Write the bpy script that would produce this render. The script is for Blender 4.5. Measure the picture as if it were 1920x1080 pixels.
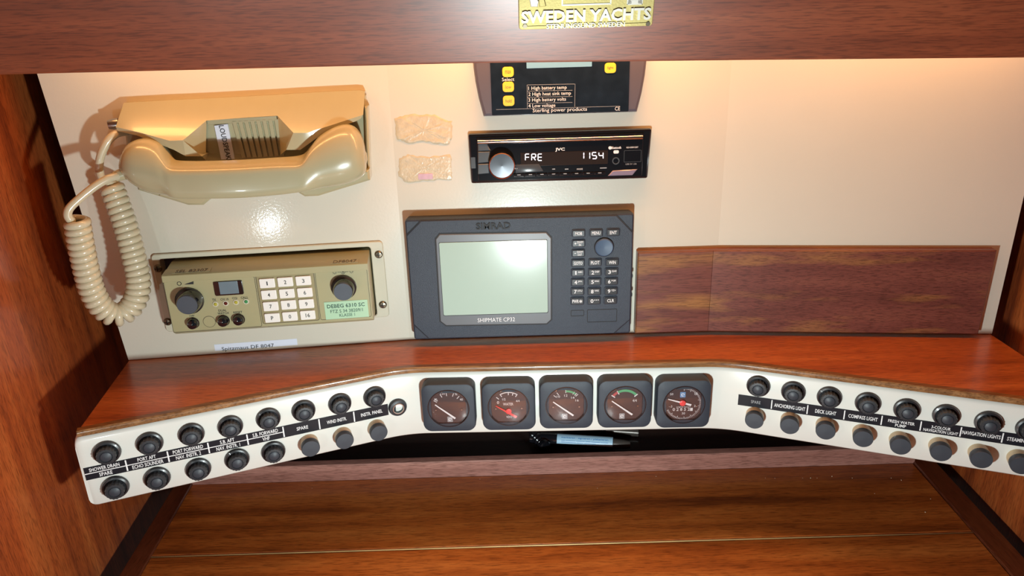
import bpy, bmesh, math, random
import numpy as np
from mathutils import Matrix, Vector
random.seed(7)
for _o in list(bpy.data.objects): bpy.data.objects.remove(_o)
SC = bpy.context.scene
COL = SC.collection
# ------------------------------------------------------------------ camera
Z0 = 1.235                       # eye height above the cabin sole; all tables below are relative to the eye
F = 1331.0; CX, CY = 960.0, 540.0
_d = np.array([(1072-CX)/F, -(4270-CY)/F, -1.0]); UPC = -_d/np.linalg.norm(_d)
_fw = np.array([0, 0, -1.0]); YC = _fw-UPC*_fw.dot(UPC); YC /= np.linalg.norm(YC)
XC = np.cross(YC, UPC)
RM = np.array([XC, YC, UPC])     # camera axes -> place axes
cam = bpy.data.cameras.new('camera'); camo = bpy.data.objects.new('camera', cam); COL.objects.link(camo)
cam.sensor_width = 36; cam.lens = F/1920*36; cam.clip_start = 0.01; cam.clip_end = 50
camo.matrix_world = Matrix.Translation((0, 0, Z0)) @ Matrix([list(r) for r in RM]).to_4x4()
SC.camera = camo
# ------------------------------------------------------------------ world, lights, exposure
w = bpy.data.worlds.new('cabin_air'); SC.world = w; w.use_nodes = True
bg = w.node_tree.nodes['Background']; bg.inputs[0].default_value = (1.0, 0.93, 0.85, 1); bg.inputs[1].default_value = 0.045
SC.view_settings.view_transform = 'Standard'; SC.view_settings.look = 'None'
SC.view_settings.gamma = 1; SC.view_settings.exposure = 0.0; SC.view_settings.use_curve_mapping = False

def lamp(name, loc, power, color, radius):
    l = bpy.data.lights.new(name, 'POINT'); l.energy = power; l.color = color; l.shadow_soft_size = radius
    o = bpy.data.objects.new(name, l); COL.objects.link(o); o.location = (loc[0], loc[1], loc[2]+Z0); return o
COOL = (0.88, 1.0, 1.0)
lamp('photographer_light', (0.023, 0.22, -0.320), 9.0, COOL, 0.012)
lamp('photographer_light', (-0.304, 0.15, -0.300), 0.8, COOL, 0.005)

# ------------------------------------------------------------------ frames and pixel helpers
def ray(px, py): return RM @ np.array([(px-CX)/F, -(py-CY)/F, -1.0])
def hit(px, py, p0, n):
    d = ray(px, py); return d*(np.dot(p0, n)/np.dot(d, n))
UPW = np.array([0, 0, 1.0])
class Frame:
    def __init__(s, O, U, V=None):
        s.O = np.array(O, float); s.U = np.array(U, float)/np.linalg.norm(U)
        s.V = UPW.copy() if V is None else np.array(V, float)/np.linalg.norm(V)
        s.N = np.cross(s.U, s.V)
    def uv(s, px, py, n=0.0):
        p = hit(px, py, s.O+s.N*n, s.N)-s.O
        return np.array([p.dot(s.U), p.dot(s.V), n])
    def mat(s, u=0, v=0, n=0):
        o = s.O+s.U*u+s.V*v+s.N*n
        m = Matrix.Identity(4)
        for i in range(3):
            m[i][0] = s.U[i]; m[i][1] = s.V[i]; m[i][2] = s.N[i]; m[i][3] = o[i]+(Z0 if i == 2 else 0)
        return m
YP = 0.707; A1 = math.radians(6.2); A2 = math.radians(21.7)
BL = np.array([-0.1125, YP, -0.20]); BR = np.array([0.2154, YP, -0.20])
FC = Frame((0.05, YP, -0.2), (1, 0, 0))
FL = Frame(BL, (math.cos(A1), math.sin(A1), 0))
FR = Frame(BR, (math.cos(A1), -math.sin(A1), 0))
ZS = -0.3084                      # shelf top
ZD = -0.500                       # chart table top
GLp = np.array([-0.1109, 0.6381, -0.345]); GRp = np.array([0.2075, 0.6307, -0.345])
GC = Frame(GLp, GRp-GLp)
GL = Frame(GLp, (math.cos(A2), math.sin(A2), 0))
GR = Frame(GRp, (math.cos(A2), -math.sin(A2), 0))

# ------------------------------------------------------------------ materials
def nn(nt, t, **kw):
    n = nt.nodes.new(t)
    for k, v in kw.items(): setattr(n, k, v)
    return n
MATS = {}
def mat(name, col, rough=0.4, metal=0.0, coat=0.0, vary=0.06, bump=0.0, bscale=900, emit=0.0, spec=0.5, nscale=60, coat_r=0.08):
    m = bpy.data.materials.new(name); m.use_nodes = True; nt = m.node_tree; b = nt.nodes['Principled BSDF']
    tc = nn(nt, 'ShaderNodeTexCoord'); no = nn(nt, 'ShaderNodeTexNoise'); no.inputs['Scale'].default_value = nscale; no.inputs['Detail'].default_value = 4
    nt.links.new(tc.outputs['Object'], no.inputs['Vector'])
    mx = nn(nt, 'ShaderNodeMix', data_type='RGBA')
    c0 = [c*(1-vary) for c in col]; c1 = [min(1, c*(1+vary)) for c in col]
    mx.inputs[6].default_value = (*c0, 1); mx.inputs[7].default_value = (*c1, 1)
    nt.links.new(no.outputs['Fac'], mx.inputs[0]); nt.links.new(mx.outputs[2], b.inputs['Base Color'])
    b.inputs['Roughness'].default_value = rough; b.inputs['Metallic'].default_value = metal
    b.inputs['Coat Weight'].default_value = coat; b.inputs['Coat Roughness'].default_value = coat_r
    b.inputs['Specular IOR Level'].default_value = spec
    if emit:
        nt.links.new(mx.outputs[2], b.inputs['Emission Color']); b.inputs['Emission Strength'].default_value = emit
    if bump:
        n2 = nn(nt, 'ShaderNodeTexNoise'); n2.inputs['Scale'].default_value = bscale; n2.inputs['Detail'].default_value = 3
        nt.links.new(tc.outputs['Object'], n2.inputs['Vector'])
        bp = nn(nt, 'ShaderNodeBump'); bp.inputs['Strength'].default_value = bump; bp.inputs['Distance'].default_value = 0.0006
        nt.links.new(n2.outputs['Fac'], bp.inputs['Height']); nt.links.new(bp.outputs['Normal'], b.inputs['Normal'])
        nt.links.new(bp.outputs['Normal'], b.inputs['Coat Normal'])
    MATS[name] = m; return m
def wood(name, axis, dark, mid, light, rough=0.35, coat=0.35, fig=0.5, gold=None, seed=0.0, streak=55, coat_r=0.12, rot=0, along=2.2):
    m = bpy.data.materials.new(name); m.use_nodes = True; nt = m.node_tree; b = nt.nodes['Principled BSDF']
    tc = nn(nt, 'ShaderNodeTexCoord')
    def noise(along, across, detail=5, off=0.0):
        mp = nn(nt, 'ShaderNodeMapping'); s = [across]*3; s['xyz'.index(axis)] = along
        mp.inputs['Scale'].default_value = s; mp.inputs['Location'].default_value = (seed+off, seed*1.7+off, seed*0.6-off)
        mp.inputs['Rotation'].default_value = (0, rot, 0)
        n = nn(nt, 'ShaderNodeTexNoise'); n.inputs['Scale'].default_value = 1; n.inputs['Detail'].default_value = detail; n.inputs['Roughness'].default_value = 0.6
        nt.links.new(tc.outputs['Object'], mp.inputs['Vector']); nt.links.new(mp.outputs['Vector'], n.inputs['Vector']); return n
    n1 = noise(along, streak, 6); n2 = noise(70, 1100, 2, 3.1); n3 = noise(7, 26, 3, 8.7)
    rp = nn(nt, 'ShaderNodeValToRGB'); cr = rp.color_ramp
    cr.elements[0].position = 0.28; cr.elements[0].color = (*dark, 1); cr.elements[1].position = 0.72; cr.elements[1].color = (*light, 1)
    e = cr.elements.new(0.5); e.color = (*mid, 1)
    ad = nn(nt, 'ShaderNodeMath', operation='MULTIPLY_ADD'); ad.inputs[1].default_value = fig*0.6; nt.links.new(n3.outputs['Fac'], ad.inputs[0])
    sb = nn(nt, 'ShaderNodeMath', operation='SUBTRACT'); nt.links.new(n1.outputs['Fac'], sb.inputs[0]); sb.inputs[1].default_value = fig*0.3
    nt.links.new(sb.outputs[0], ad.inputs[2]); nt.links.new(ad.outputs[0], rp.inputs[0])
    last = rp.outputs[0]
    if gold:
        n4 = noise(6, 34, 3, 5.5); r4 = nn(nt, 'ShaderNodeValToRGB'); r4.color_ramp.elements[0].position = 0.52; r4.color_ramp.elements[1].position = 0.68
        nt.links.new(n4.outputs['Fac'], r4.inputs[0])
        g = nn(nt, 'ShaderNodeMix', data_type='RGBA'); g.inputs[7].default_value = (*gold, 1)
        mu = nn(nt, 'ShaderNodeMath', operation='MULTIPLY'); mu.inputs[1].default_value = 0.75; nt.links.new(r4.outputs[0], mu.inputs[0])
        nt.links.new(mu.outputs[0], g.inputs[0]); nt.links.new(last, g.inputs[6]); last = g.outputs[2]
    po = nn(nt, 'ShaderNodeValToRGB'); po.color_ramp.elements[0].position = 0.36; po.color_ramp.elements[0].color = (.45, .4, .38, 1); po.color_ramp.elements[1].position = 0.52
    nt.links.new(n2.outputs['Fac'], po.inputs[0])
    mx = nn(nt, 'ShaderNodeMix', data_type='RGBA', blend_type='MULTIPLY'); mx.inputs[0].default_value = 0.8
    nt.links.new(last, mx.inputs[6]); nt.links.new(po.outputs[0], mx.inputs[7]); nt.links.new(mx.outputs[2], b.inputs['Base Color'])
    bp = nn(nt, 'ShaderNodeBump'); bp.inputs['Strength'].default_value = 0.12; bp.inputs['Distance'].default_value = 0.0004
    nt.links.new(n2.outputs['Fac'], bp.inputs['Height']); nt.links.new(bp.outputs['Normal'], b.inputs['Normal'])
    b.inputs['Roughness'].default_value = rough; b.inputs['Coat Weight'].default_value = coat; b.inputs['Coat Roughness'].default_value = coat_r
    MATS[name] = m; return m
def glassmat(name, tint, refl=0.12, rough=0.03):
    m = bpy.data.materials.new(name); m.use_nodes = True; nt = m.node_tree; nt.nodes.remove(nt.nodes['Principled BSDF'])
    out = nt.nodes['Material Output']; t = nn(nt, 'ShaderNodeBsdfTransparent'); t.inputs[0].default_value = (*tint, 1)
    g = nn(nt, 'ShaderNodeBsdfGlossy'); g.inputs['Roughness'].default_value = rough
    fr = nn(nt, 'ShaderNodeFresnel'); fr.inputs[0].default_value = 1.5
    no = nn(nt, 'ShaderNodeTexNoise'); no.inputs['Scale'].default_value = 200
    ad = nn(nt, 'ShaderNodeMath', operation='MULTIPLY_ADD'); nt.links.new(no.outputs['Fac'], ad.inputs[0]); ad.inputs[1].default_value = refl*0.3; nt.links.new(fr.outputs[0], ad.inputs[2])
    mx = nn(nt, 'ShaderNodeMixShader'); nt.links.new(ad.outputs[0], mx.inputs[0]); nt.links.new(t.outputs[0], mx.inputs[1]); nt.links.new(g.outputs[0], mx.inputs[2])
    nt.links.new(mx.outputs[0], out.inputs[0]); MATS[name] = m; return m

mat('gelcoat', (0.66, 0.635, 0.53), 0.35, coat=0.6, vary=0.03, bump=0.10, bscale=420, coat_r=0.10, nscale=14)
mat('gelcoat_fascia', (0.70, 0.71, 0.66), 0.3, coat=0.6, vary=0.02, bump=0.04, bscale=300)
wood('mahogany_beam', 'x', (.10, .020, .007), (.20, .044, .015), (.29, .078, .028), seed=1.3, coat=1.0, coat_r=0.36, rough=0.5, streak=40)
wood('mahogany_shelf', 'x', (.27, .058, .015), (.50, .13, .032), (.64, .20, .06), seed=4.1, coat=0.18, coat_r=0.12, streak=50)
wood('mahogany_table', 'x', (.15, .032, .006), (.36, .088, .014), (.50, .15, .028), seed=7.7, coat=0.30, streak=35, fig=0.8)
wood('mahogany_side', 'z', (.15, .027, .008), (.36, .074, .015), (.50, .132, .030), seed=2.9, coat=0.25, streak=46, fig=0.12, rough=0.45, along=0.9)
wood('mahogany_cover', 'x', (.11, .030, .022), (.17, .050, .036), (.22, .075, .045), seed=9.2, coat=0.2, rough=0.5, fig=0.3, gold=(.36, .17, .045), streak=45)
wood('mahogany_rail', 'y', (.05, .010, .005), (.10, .022, .009), (.17, .045, .016), seed=3.3, coat=0.4)
wood('mahogany_ledge_sheen', 'x', (.27, .12, .09), (.37, .17, .135), (.48, .24, .19), seed=5.3, coat=0.25, rough=0.5)  # pinkish sheen of the light on the ledge painted into its colour
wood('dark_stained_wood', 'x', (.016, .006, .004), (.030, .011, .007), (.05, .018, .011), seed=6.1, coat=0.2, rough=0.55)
wood('edge_wood', 'x', (.14, .06, .022), (.25, .12, .045), (.38, .20, .085), seed=8.1, coat=0.4, streak=200)
wood('backing_wood', 'x', (.34, .17, .06), (.46, .24, .09), (.55, .30, .12), seed=8.8, coat=0.2)
mat('phone_cream', (0.43, 0.405, 0.255), 0.25, coat=0.4, vary=0.03, bump=0.01, coat_r=0.06)
mat('cord_cream', (0.58, 0.53, 0.37), 0.28, coat=0.4, vary=0.06)
mat('radio_tan', (0.385, 0.36, 0.195), 0.42, coat=0.15, vary=0.04, bump=0.03)
mat('radio_keypad', (0.30, 0.26, 0.13), 0.45, vary=0.05)
mat('plate_cream', (0.60, 0.58, 0.45), 0.45, vary=0.04, bump=0.05)
mat('key_white', (0.85, 0.85, 0.80), 0.35, vary=0.02)
mat('print_black', (0.02, 0.022, 0.02), 0.5)
mat('print_green', (0.02, 0.07, 0.05), 0.5)
mat('print_white', (0.80, 0.80, 0.80), 0.5, vary=0.02)
mat('print_grey', (0.35, 0.36, 0.37), 0.5, vary=0.02)
mat('print_blue', (0.03, 0.20, 0.55), 0.5)
mat('print_dim', (0.10, 0.085, 0.05), 0.5)
mat('label_green', (0.42, 0.66, 0.44), 0.4, vary=0.03)
mat('label_white', (0.74, 0.80, 0.92), 0.4, vary=0.02)
mat('label_pale_blue', (0.48, 0.74, 0.95), 0.35, vary=0.02)
mat('tape_black', (0.010, 0.011, 0.016), 0.4, coat=0.05, spec=0.25, vary=0.1)
mat('black_gloss', (0.006, 0.007, 0.010), 0.12, coat=0.8, vary=0.1, coat_r=0.03)
mat('black_satin', (0.016, 0.017, 0.020), 0.35, coat=0.2, vary=0.15)
mat('knob_black', (0.020, 0.023, 0.028), 0.45, vary=0.2, bump=0.1, bscale=1500)
mat('knob_face', (0.060, 0.075, 0.095), 0.5, vary=0.15, bump=0.15, bscale=2500)
mat('cap_face', (0.032, 0.040, 0.052), 0.5, vary=0.25, bump=0.1, bscale=1500)
mat('plotter_body', (0.024, 0.036, 0.056), 0.45, vary=0.35, bump=0.5, bscale=1800, nscale=1500)
mat('plotter_bezel', (0.13, 0.145, 0.16), 0.4, vary=0.04)
mat('plotter_knob', (0.055, 0.10, 0.17), 0.5, vary=0.05)
mat('groove_black', (0.004, 0.004, 0.005), 0.6)
mat('lcd_plotter', (0.40, 0.53, 0.45), 0.55, coat=0.55, vary=0.02, coat_r=0.19, emit=0.05, spec=0.2)
mat('lcd_blue', (0.16, 0.34, 0.46), 0.4, coat=0.4, vary=0.03, emit=0.3)
mat('lcd_grey', (0.13, 0.20, 0.24), 0.3, coat=0.5, vary=0.1)
mat('display_glow', (0.85, 0.88, 1.0), 0.4, emit=1.0, vary=0.01)
mat('display_black', (0.025, 0.018, 0.016), 0.1, coat=0.9, coat_r=0.02)
mat('chrome', (0.75, 0.72, 0.72), 0.12, metal=1.0, vary=0.02)
mat('copper_rim', (0.75, 0.42, 0.30), 0.2, metal=1.0, vary=0.03)
mat('spun_metal', (0.10, 0.105, 0.115), 0.32, metal=0.9, vary=0.1)
mat('steel', (0.45, 0.44, 0.42), 0.3, metal=1.0, vary=0.08)
mat('screw_dark', (0.18, 0.15, 0.11), 0.35, metal=0.9, vary=0.2)
mat('brass', (0.50, 0.43, 0.17), 0.55, metal=0.6, vary=0.15, bump=0.15, bscale=700)
mat('hinge_brass', (0.62, 0.42, 0.18), 0.5, metal=0.2, vary=0.3)
mat('brass_bright', (0.62, 0.61, 0.54), 0.45, metal=0.5, vary=0.05)
mat('monitor_grey', (0.095, 0.085, 0.105), 0.4, vary=0.05, bump=0.05)
mat('monitor_face', (0.010, 0.018, 0.030), 0.15, coat=0.6, vary=0.5, nscale=90, coat_r=0.05)
mat('button_yellow', (0.80, 0.58, 0.05), 0.4, vary=0.05)
mat('button_lilac', (0.22, 0.17, 0.24), 0.3, coat=0.4)
mat('jvc_grey', (0.06, 0.07, 0.08), 0.25, coat=0.5)
mat('gauge_case', (0.024, 0.034, 0.048), 0.5, vary=0.3, bump=0.4, bscale=2000, nscale=1500)
mat('gauge_dial_reflection', (0.055, 0.040, 0.042), 0.5, vary=0.2)  # black dial; brown tint is the table's reflection put into the colour
mat('needle_white', (0.85, 0.85, 0.85), 0.4)
mat('needle_red', (0.75, 0.06, 0.06), 0.4)
mat('arc_green', (0.10, 0.42, 0.20), 0.5)
mat('arc_red', (0.50, 0.10, 0.10), 0.5)
mat('logo_blue', (0.18, 0.36, 0.62), 0.4)
mat('stem_cream', (0.55, 0.42, 0.25), 0.4)
mat('led_yellow', (0.45, 0.42, 0.06), 0.2, coat=0.6)
mat('led_red', (0.10, 0.015, 0.012), 0.2, coat=0.6)
mat('led_green', (0.05, 0.28, 0.10), 0.2, coat=0.6)
mat('glue', (0.62, 0.53, 0.36), 0.35, vary=0.25, nscale=160, bump=0.6, bscale=500, coat=0.4)
mat('glue_pink', (0.62, 0.42, 0.50), 0.4, vary=0.2, nscale=200)
mat('marker_black', (0.010, 0.010, 0.014), 0.2, coat=0.5)
mat('pen_grey', (0.10, 0.085, 0.075), 0.3, metal=0.3)
mat('crumb', (0.75, 0.62, 0.45), 0.7, vary=0.3)
mat('rope_brown', (0.10, 0.05, 0.03), 0.6)
mat('sole', (0.06, 0.03, 0.015), 0.5)
mat('lamp_glass', (1.0, 0.62, 0.30), 0.4, emit=4.0)
glassmat('gauge_glass', (0.96, 0.93, 0.93))

# ------------------------------------------------------------------ mesh helpers
def V3(a): return (float(a[0]), float(a[1]), float(a[2]))
class MB:
    def __init__(s): s.v = []; s.f = []
    def add(s, pts): i = len(s.v); s.v += [V3(p) for p in pts]; return list(range(i, i+len(pts)))
    def loft(s, rings, closed=True, cap0=True, cap1=True):
        ids = [s.add(r) for r in rings]; n = len(rings[0])
        for a, b in zip(ids[:-1], ids[1:]):
            for i in range(n if closed else n-1):
                j = (i+1) % n; s.f.append((a[i], a[j], b[j], b[i]))
        if cap0: s.f.append(tuple(reversed(ids[0])))
        if cap1: s.f.append(tuple(ids[-1]))
        return s
    def prism(s, outline, layers):       # outline: [(u,v)]; layers: [(n, inset)]
        return s.loft([[(p[0], p[1], n) for p in inset(outline, k)] for n, k in layers])
    def rbox(s, u0, u1, v0, v1, n0, n1, r=0.0, b=0.0, seg=4):
        o = rrect(u0, u1, v0, v1, r, seg)
        return s.prism(o, [(n0, 0), (n1-b, 0), (n1-b*0.3, b*0.3), (n1, b)] if b else [(n0, 0), (n1, 0)])
    def lathe(s, prof, c=(0, 0, 0), seg=24, lobes=0, amp=0.0):  # prof: [(r,n)] round the N axis
        rings = []
        for r, n in prof:
            ring = []
            for k in range(seg):
                a = 2*math.pi*k/seg; rr = r
                if lobes and isinstance(lobes, int): rr = r*(1+amp*math.cos(lobes*a))
                ring.append((c[0]+rr*math.cos(a), c[1]+rr*math.sin(a), c[2]+n))
            rings.append(ring)
        return s.loft(rings)
    def tube(s, path, r, seg=8, caps=True):
        P = [np.array(p, float) for p in path]; rings = []
        t0 = P[1]-P[0]; t0 /= np.linalg.norm(t0)
        a = np.array([0, 0, 1.0]) if abs(t0[2]) < .9 else np.array([1.0, 0, 0])
        x = np.cross(t0, a); x /= np.linalg.norm(x)
        for i, p in enumerate(P):
            t = P[min(i+1, len(P)-1)]-P[max(i-1, 0)]; t /= np.linalg.norm(t)
            x = x-t*x.dot(t); x /= np.linalg.norm(x); y = np.cross(t, x)
            rr = r[i] if isinstance(r, (list, tuple)) else r
            rings.append([p+rr*(math.cos(2*math.pi*k/seg)*x+math.sin(2*math.pi*k/seg)*y) for k in range(seg)])
        return s.loft(rings, cap0=caps, cap1=caps)
    def quad(s, *p): ids = s.add(p); s.f.append(tuple(ids)); return s
    def box8(s, b, t):                   # two quads of 4 points each
        return s.loft([b, t])
    def mesh(s, name, ang=35):
        me = bpy.data.meshes.new(name); me.from_pydata(s.v, [], s.f)
        bm = bmesh.new(); bm.from_mesh(me); bmesh.ops.remove_doubles(bm, verts=bm.verts, dist=1e-6)
        bmesh.ops.recalc_face_normals(bm, faces=bm.faces); bm.to_mesh(me); bm.free()
        me.set_sharp_from_angle(angle=math.radians(ang)); me.polygons.foreach_set('use_smooth', [len(p.vertices) <= 4 for p in me.polygons]); me.update()
        return me
def rrect(u0, u1, v0, v1, r, seg=4):
    if r <= 0: return [(u0, v0), (u1, v0), (u1, v1), (u0, v1)]
    o = []
    for cx, cy, a0 in ((u1-r, v0+r, -90), (u1-r, v1-r, 0), (u0+r, v1-r, 90), (u0+r, v0+r, 180)):
        for k in range(seg+1):
            a = math.radians(a0+90*k/seg); o.append((cx+r*math.cos(a), cy+r*math.sin(a)))
    return o
def inset(o, k):
    if not k: return o
    n = len(o); res = []
    area = sum(o[i][0]*o[(i+1) % n][1]-o[(i+1) % n][0]*o[i][1] for i in range(n)); sg = 1 if area > 0 else -1
    for i in range(n):
        p = np.array(o[i-1][:2]); q = np.array(o[i][:2]); r = np.array(o[(i+1) % n][:2])
        d1 = (q-p)/max(np.linalg.norm(q-p), 1e-9); d2 = (r-q)/max(np.linalg.norm(r-q), 1e-9)
        n1 = np.array([-d1[1], d1[0]])*sg; n2 = np.array([-d2[1], d2[0]])*sg
        m = n1+n2; m /= max(np.linalg.norm(m), 1e-9); c = max(m.dot(n1), .35)
        res.append(tuple(q+m*k/c))
    return res
OFF = {}
def obj(name, me, material, parent=None, loc=(0, 0, 0)):
    if isinstance(me, MB): me = me.mesh(name)
    if material and not me.materials: me.materials.append(MATS[material])
    o = bpy.data.objects.new(name, me); COL.objects.link(o)
    p = OFF.get(parent, (0, 0, 0)); OFF[o] = tuple(loc)
    if parent is not None: o.parent = parent
    o.location = (loc[0]-p[0], loc[1]-p[1], loc[2]-p[2]); return o
def tag(o, label, cat, group=None):
    o['label'] = label; o['category'] = cat
    if group: o['group'] = group
    return o
def struct(name, mb, material, ang=35):
    o = obj(name, mb.mesh(name, ang), material); o['kind'] = 'structure'; o.location = (0, 0, Z0); return o
class Dev:                               # an Empty at the thing's base on a frame; all coordinates relative to it
    def __init__(s, name, label, cat, fr, px, py, group=None, n=0.0):
        s.fr = fr; s.o = fr.uv(px, py, n); s.root = bpy.data.objects.new(name, None); COL.objects.link(s.root)
        s.root.empty_display_size = 0.01; s.root.matrix_world = fr.mat(*s.o); tag(s.root, label, cat, group)
    def q(s, px, py, n=0.0): return s.fr.uv(px, py, n+s.o[2])-s.o
    def rect(s, pts, n):                 # best rectangle through four pixel corners TL TR BR BL
        a = [s.q(x, y, n) for x, y in pts]
        return ((a[0][0]+a[3][0])/2, (a[1][0]+a[2][0])/2, (a[2][1]+a[3][1])/2, (a[0][1]+a[1][1])/2)
    def crect(s, cx, cy, w, h, n):
        a = s.q(cx, cy, n); du = s.q(cx+w/2, cy, n)[0]-s.q(cx-w/2, cy, n)[0]; dv = s.q(cx, cy-h/2, n)[1]-s.q(cx, cy+h/2, n)[1]
        return a[0]-du/2, a[0]+du/2, a[1]-dv/2, a[1]+dv/2
    def rad(s, cx, cy, r, n): return (s.q(cx+r, cy, n)[0]-s.q(cx-r, cy, n)[0])/2
    def part(s, name, mb, material, parent=None, loc=(0, 0, 0)): return obj(name, mb, material, parent or s.root, loc)
    def outline(s, pts, n): return [tuple(s.q(x, y, n)[:2]) for x, y in pts]
    def text(s, txt, cx, cy, wpx, hpx, n, material, parent=None, bold=0.0, rot=0.0, thick=0.00012, shear=0, name='lettering'):
        me = textmesh(txt, bold, shear); c = s.q(cx, cy, n)
        du = s.q(cx+.5, cy, n)[0]-s.q(cx-.5, cy, n)[0]; dv = s.q(cx, cy-.5, n)[1]-s.q(cx, cy+.5, n)[1]
        if rot: dv = du
        xs = [v.co.x for v in me.vertices]; ys = [v.co.y for v in me.vertices]
        x0, x1, y0, y1 = min(xs), max(xs), min(ys), max(ys); cr, sr = math.cos(rot), math.sin(rot)
        for v in me.vertices:
            a = ((v.co.x-x0)/max(x1-x0, 1e-6)-.5)*wpx*du; b = ((v.co.y-y0)/max(y1-y0, 1e-6)-.5)*hpx*dv
            v.co = (a*cr-b*sr, a*sr+b*cr, thick if v.co.z > 0 else 0)
        return s.part(name, me, material, parent, tuple(c))
def textmesh(txt, bold=0.0, shear=0):
    cu = bpy.data.curves.new('lettering', 'FONT'); cu.body = txt; cu.extrude = 0.01; cu.resolution_u = 2; cu.offset = bold; cu.shear = shear
    o = bpy.data.objects.new('lettering', cu); me = bpy.data.meshes.new_from_object(o)
    bpy.data.objects.remove(o); bpy.data.curves.remove(cu); me.materials.clear(); me.name = 'lettering'; return me

# ================================================================== the setting
def wallx(z, side): return (-0.430-0.055*(z-ZD)) if side < 0 else (0.524+0.02*(z-ZD))
for side, nm in ((-1, 'wall_left'), (1, 'wall_right')):
    zb, zt = -Z0, 0.45; a, b = wallx(zb, side), wallx(zt, side); t = 0.02*side; k = 0.10*side*(-1 if side > 0 else 1) if side < 0 else 0.05
    if side < 0: a = wallx(-0.8, side)
    m = MB(); y0, y1 = -0.45, 0.93
    e0, e1 = k*(y0-.70), k*(y1-.70)
    m.box8([(a+e0, y0, zb), (a+e1, y1, zb), (b+e1, y1, zt), (b+e0, y0, zt)], [(a+e0+t, y0, zb), (a+e1+t, y1, zb), (b+e1+t, y1, zt), (b+e0+t, y0, zt)])
    struct(nm, m, 'mahogany_side')
m = MB(); m.box8([(-.55, -.45, -Z0-.02), (.65, -.45, -Z0-.02), (.65, .9, -Z0-.02), (-.55, .9, -Z0-.02)], [(-.55, -.45, -Z0), (.65, -.45, -Z0), (.65, .9, -Z0), (-.55, .9, -Z0)])
struct('floor', m, 'sole')
# white instrument panel in three facets, a cut-out for the radio set in the left one
def panel():
    m = MB(); zt, zb, th = 0.085, -0.3078, 0.011
    def slab(fr, u0a, u0b, u1a, u1b, va, vb):   # va top, vb bottom; u at top (a) and at bottom (b)
        P = lambda u, v, n: fr.O+fr.U*u+fr.V*v+fr.N*n
        f = [P(u0b, vb, 0), P(u1b, vb, 0), P(u1a, va, 0), P(u0a, va, 0)]
        k = [P(u0b, vb, -th), P(u1b, vb, -th), P(u1a, va, -th), P(u0a, va, -th)]
        m.box8(k, f)
    top, bot = zt+.2, zb+.2
    lu = FL.uv(70, 140)[0], FL.uv(240, 672)[0]; v1, v2 = FL.uv(70, 140)[1], FL.uv(240, 672)[1]
    le = lambda v: lu[1]+(lu[0]-lu[1])*(v-v2)/(v1-v2)
    h = [FL.uv(*p) for p in ((297, 484), (696, 462), (706, 588), (328, 618))]
    hu0, hu1 = (h[0][0]+h[3][0])/2, (h[1][0]+h[2][0])/2; hv1, hv0 = (h[0][1]+h[1][1])/2, (h[2][1]+h[3][1])/2
    slab(FL, le(top), le(hv1), 0, 0, top, hv1); slab(FL, le(hv0), le(bot), 0, 0, hv0, bot)
    slab(FL, le(hv1), le(hv0), hu0, hu0, hv1, hv0); slab(FL, hu1, hu1, 0, 0, hv1, hv0)
    c0 = (BL-FC.O).dot(FC.U); c1 = (BR-FC.O).dot(FC.U)
    slab(FC, c0, c0, c1, c1, top, bot)
    ru = FR.uv(1981, 110)[0], FR.uv(1858, 634)[0]
    slab(FR, 0, 0, ru[0]+.001, ru[1], top, bot)
    return m
struct('wall_back', panel(), 'gelcoat', 3)
# dark space behind the panel and the recess under the shelf
m = MB(); m.box8([(-.50, .91, -.62), (.57, .91, -.62), (.57, .91, .45), (-.50, .91, .45)], [(-.50, .93, -.62), (.57, .93, -.62), (.57, .93, .45), (-.50, .93, .45)])
struct('wall_hull', m, 'dark_stained_wood')
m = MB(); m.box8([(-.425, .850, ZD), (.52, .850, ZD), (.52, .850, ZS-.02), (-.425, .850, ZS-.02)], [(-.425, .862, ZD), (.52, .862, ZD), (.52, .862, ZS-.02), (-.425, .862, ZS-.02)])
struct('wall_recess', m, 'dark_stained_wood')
# overhead locker front (beam) hiding the warm lamp
FB = Frame((0, 0.5, -0.018), (1, 0, 0), (0, -0.33, 1))
bx = [(-.56, .50, -.0148), (-.339, .50, -.0155), (-.2, .50, -.0163), (-.024, .50, -.0172), (.16, .50, -.0205), (.35, .50, -.0243), (.62, .50, -.029)]
m = MB(); rings = []
for x, y, z in bx:
    t = .20; rings.append([(x, y+.0015, z), (x, y, z+.0015), (x, y-.33*t, z+t), (x, y+.022-.33*t, z+t), (x, y+.022, z+.0015), (x, y+.020, z)])
m.loft(rings); struct('trim_1', m, 'mahogany_beam')
m = MB(); m.box8([(-.50, .49, .088), (.60, .49, .088), (.60, .72, .088), (-.50, .72, .088)], [(-.50, .49, .10), (.60, .49, .10), (.60, .72, .10), (-.50, .72, .10)])
struct('ceiling', m, 'gelcoat')
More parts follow.
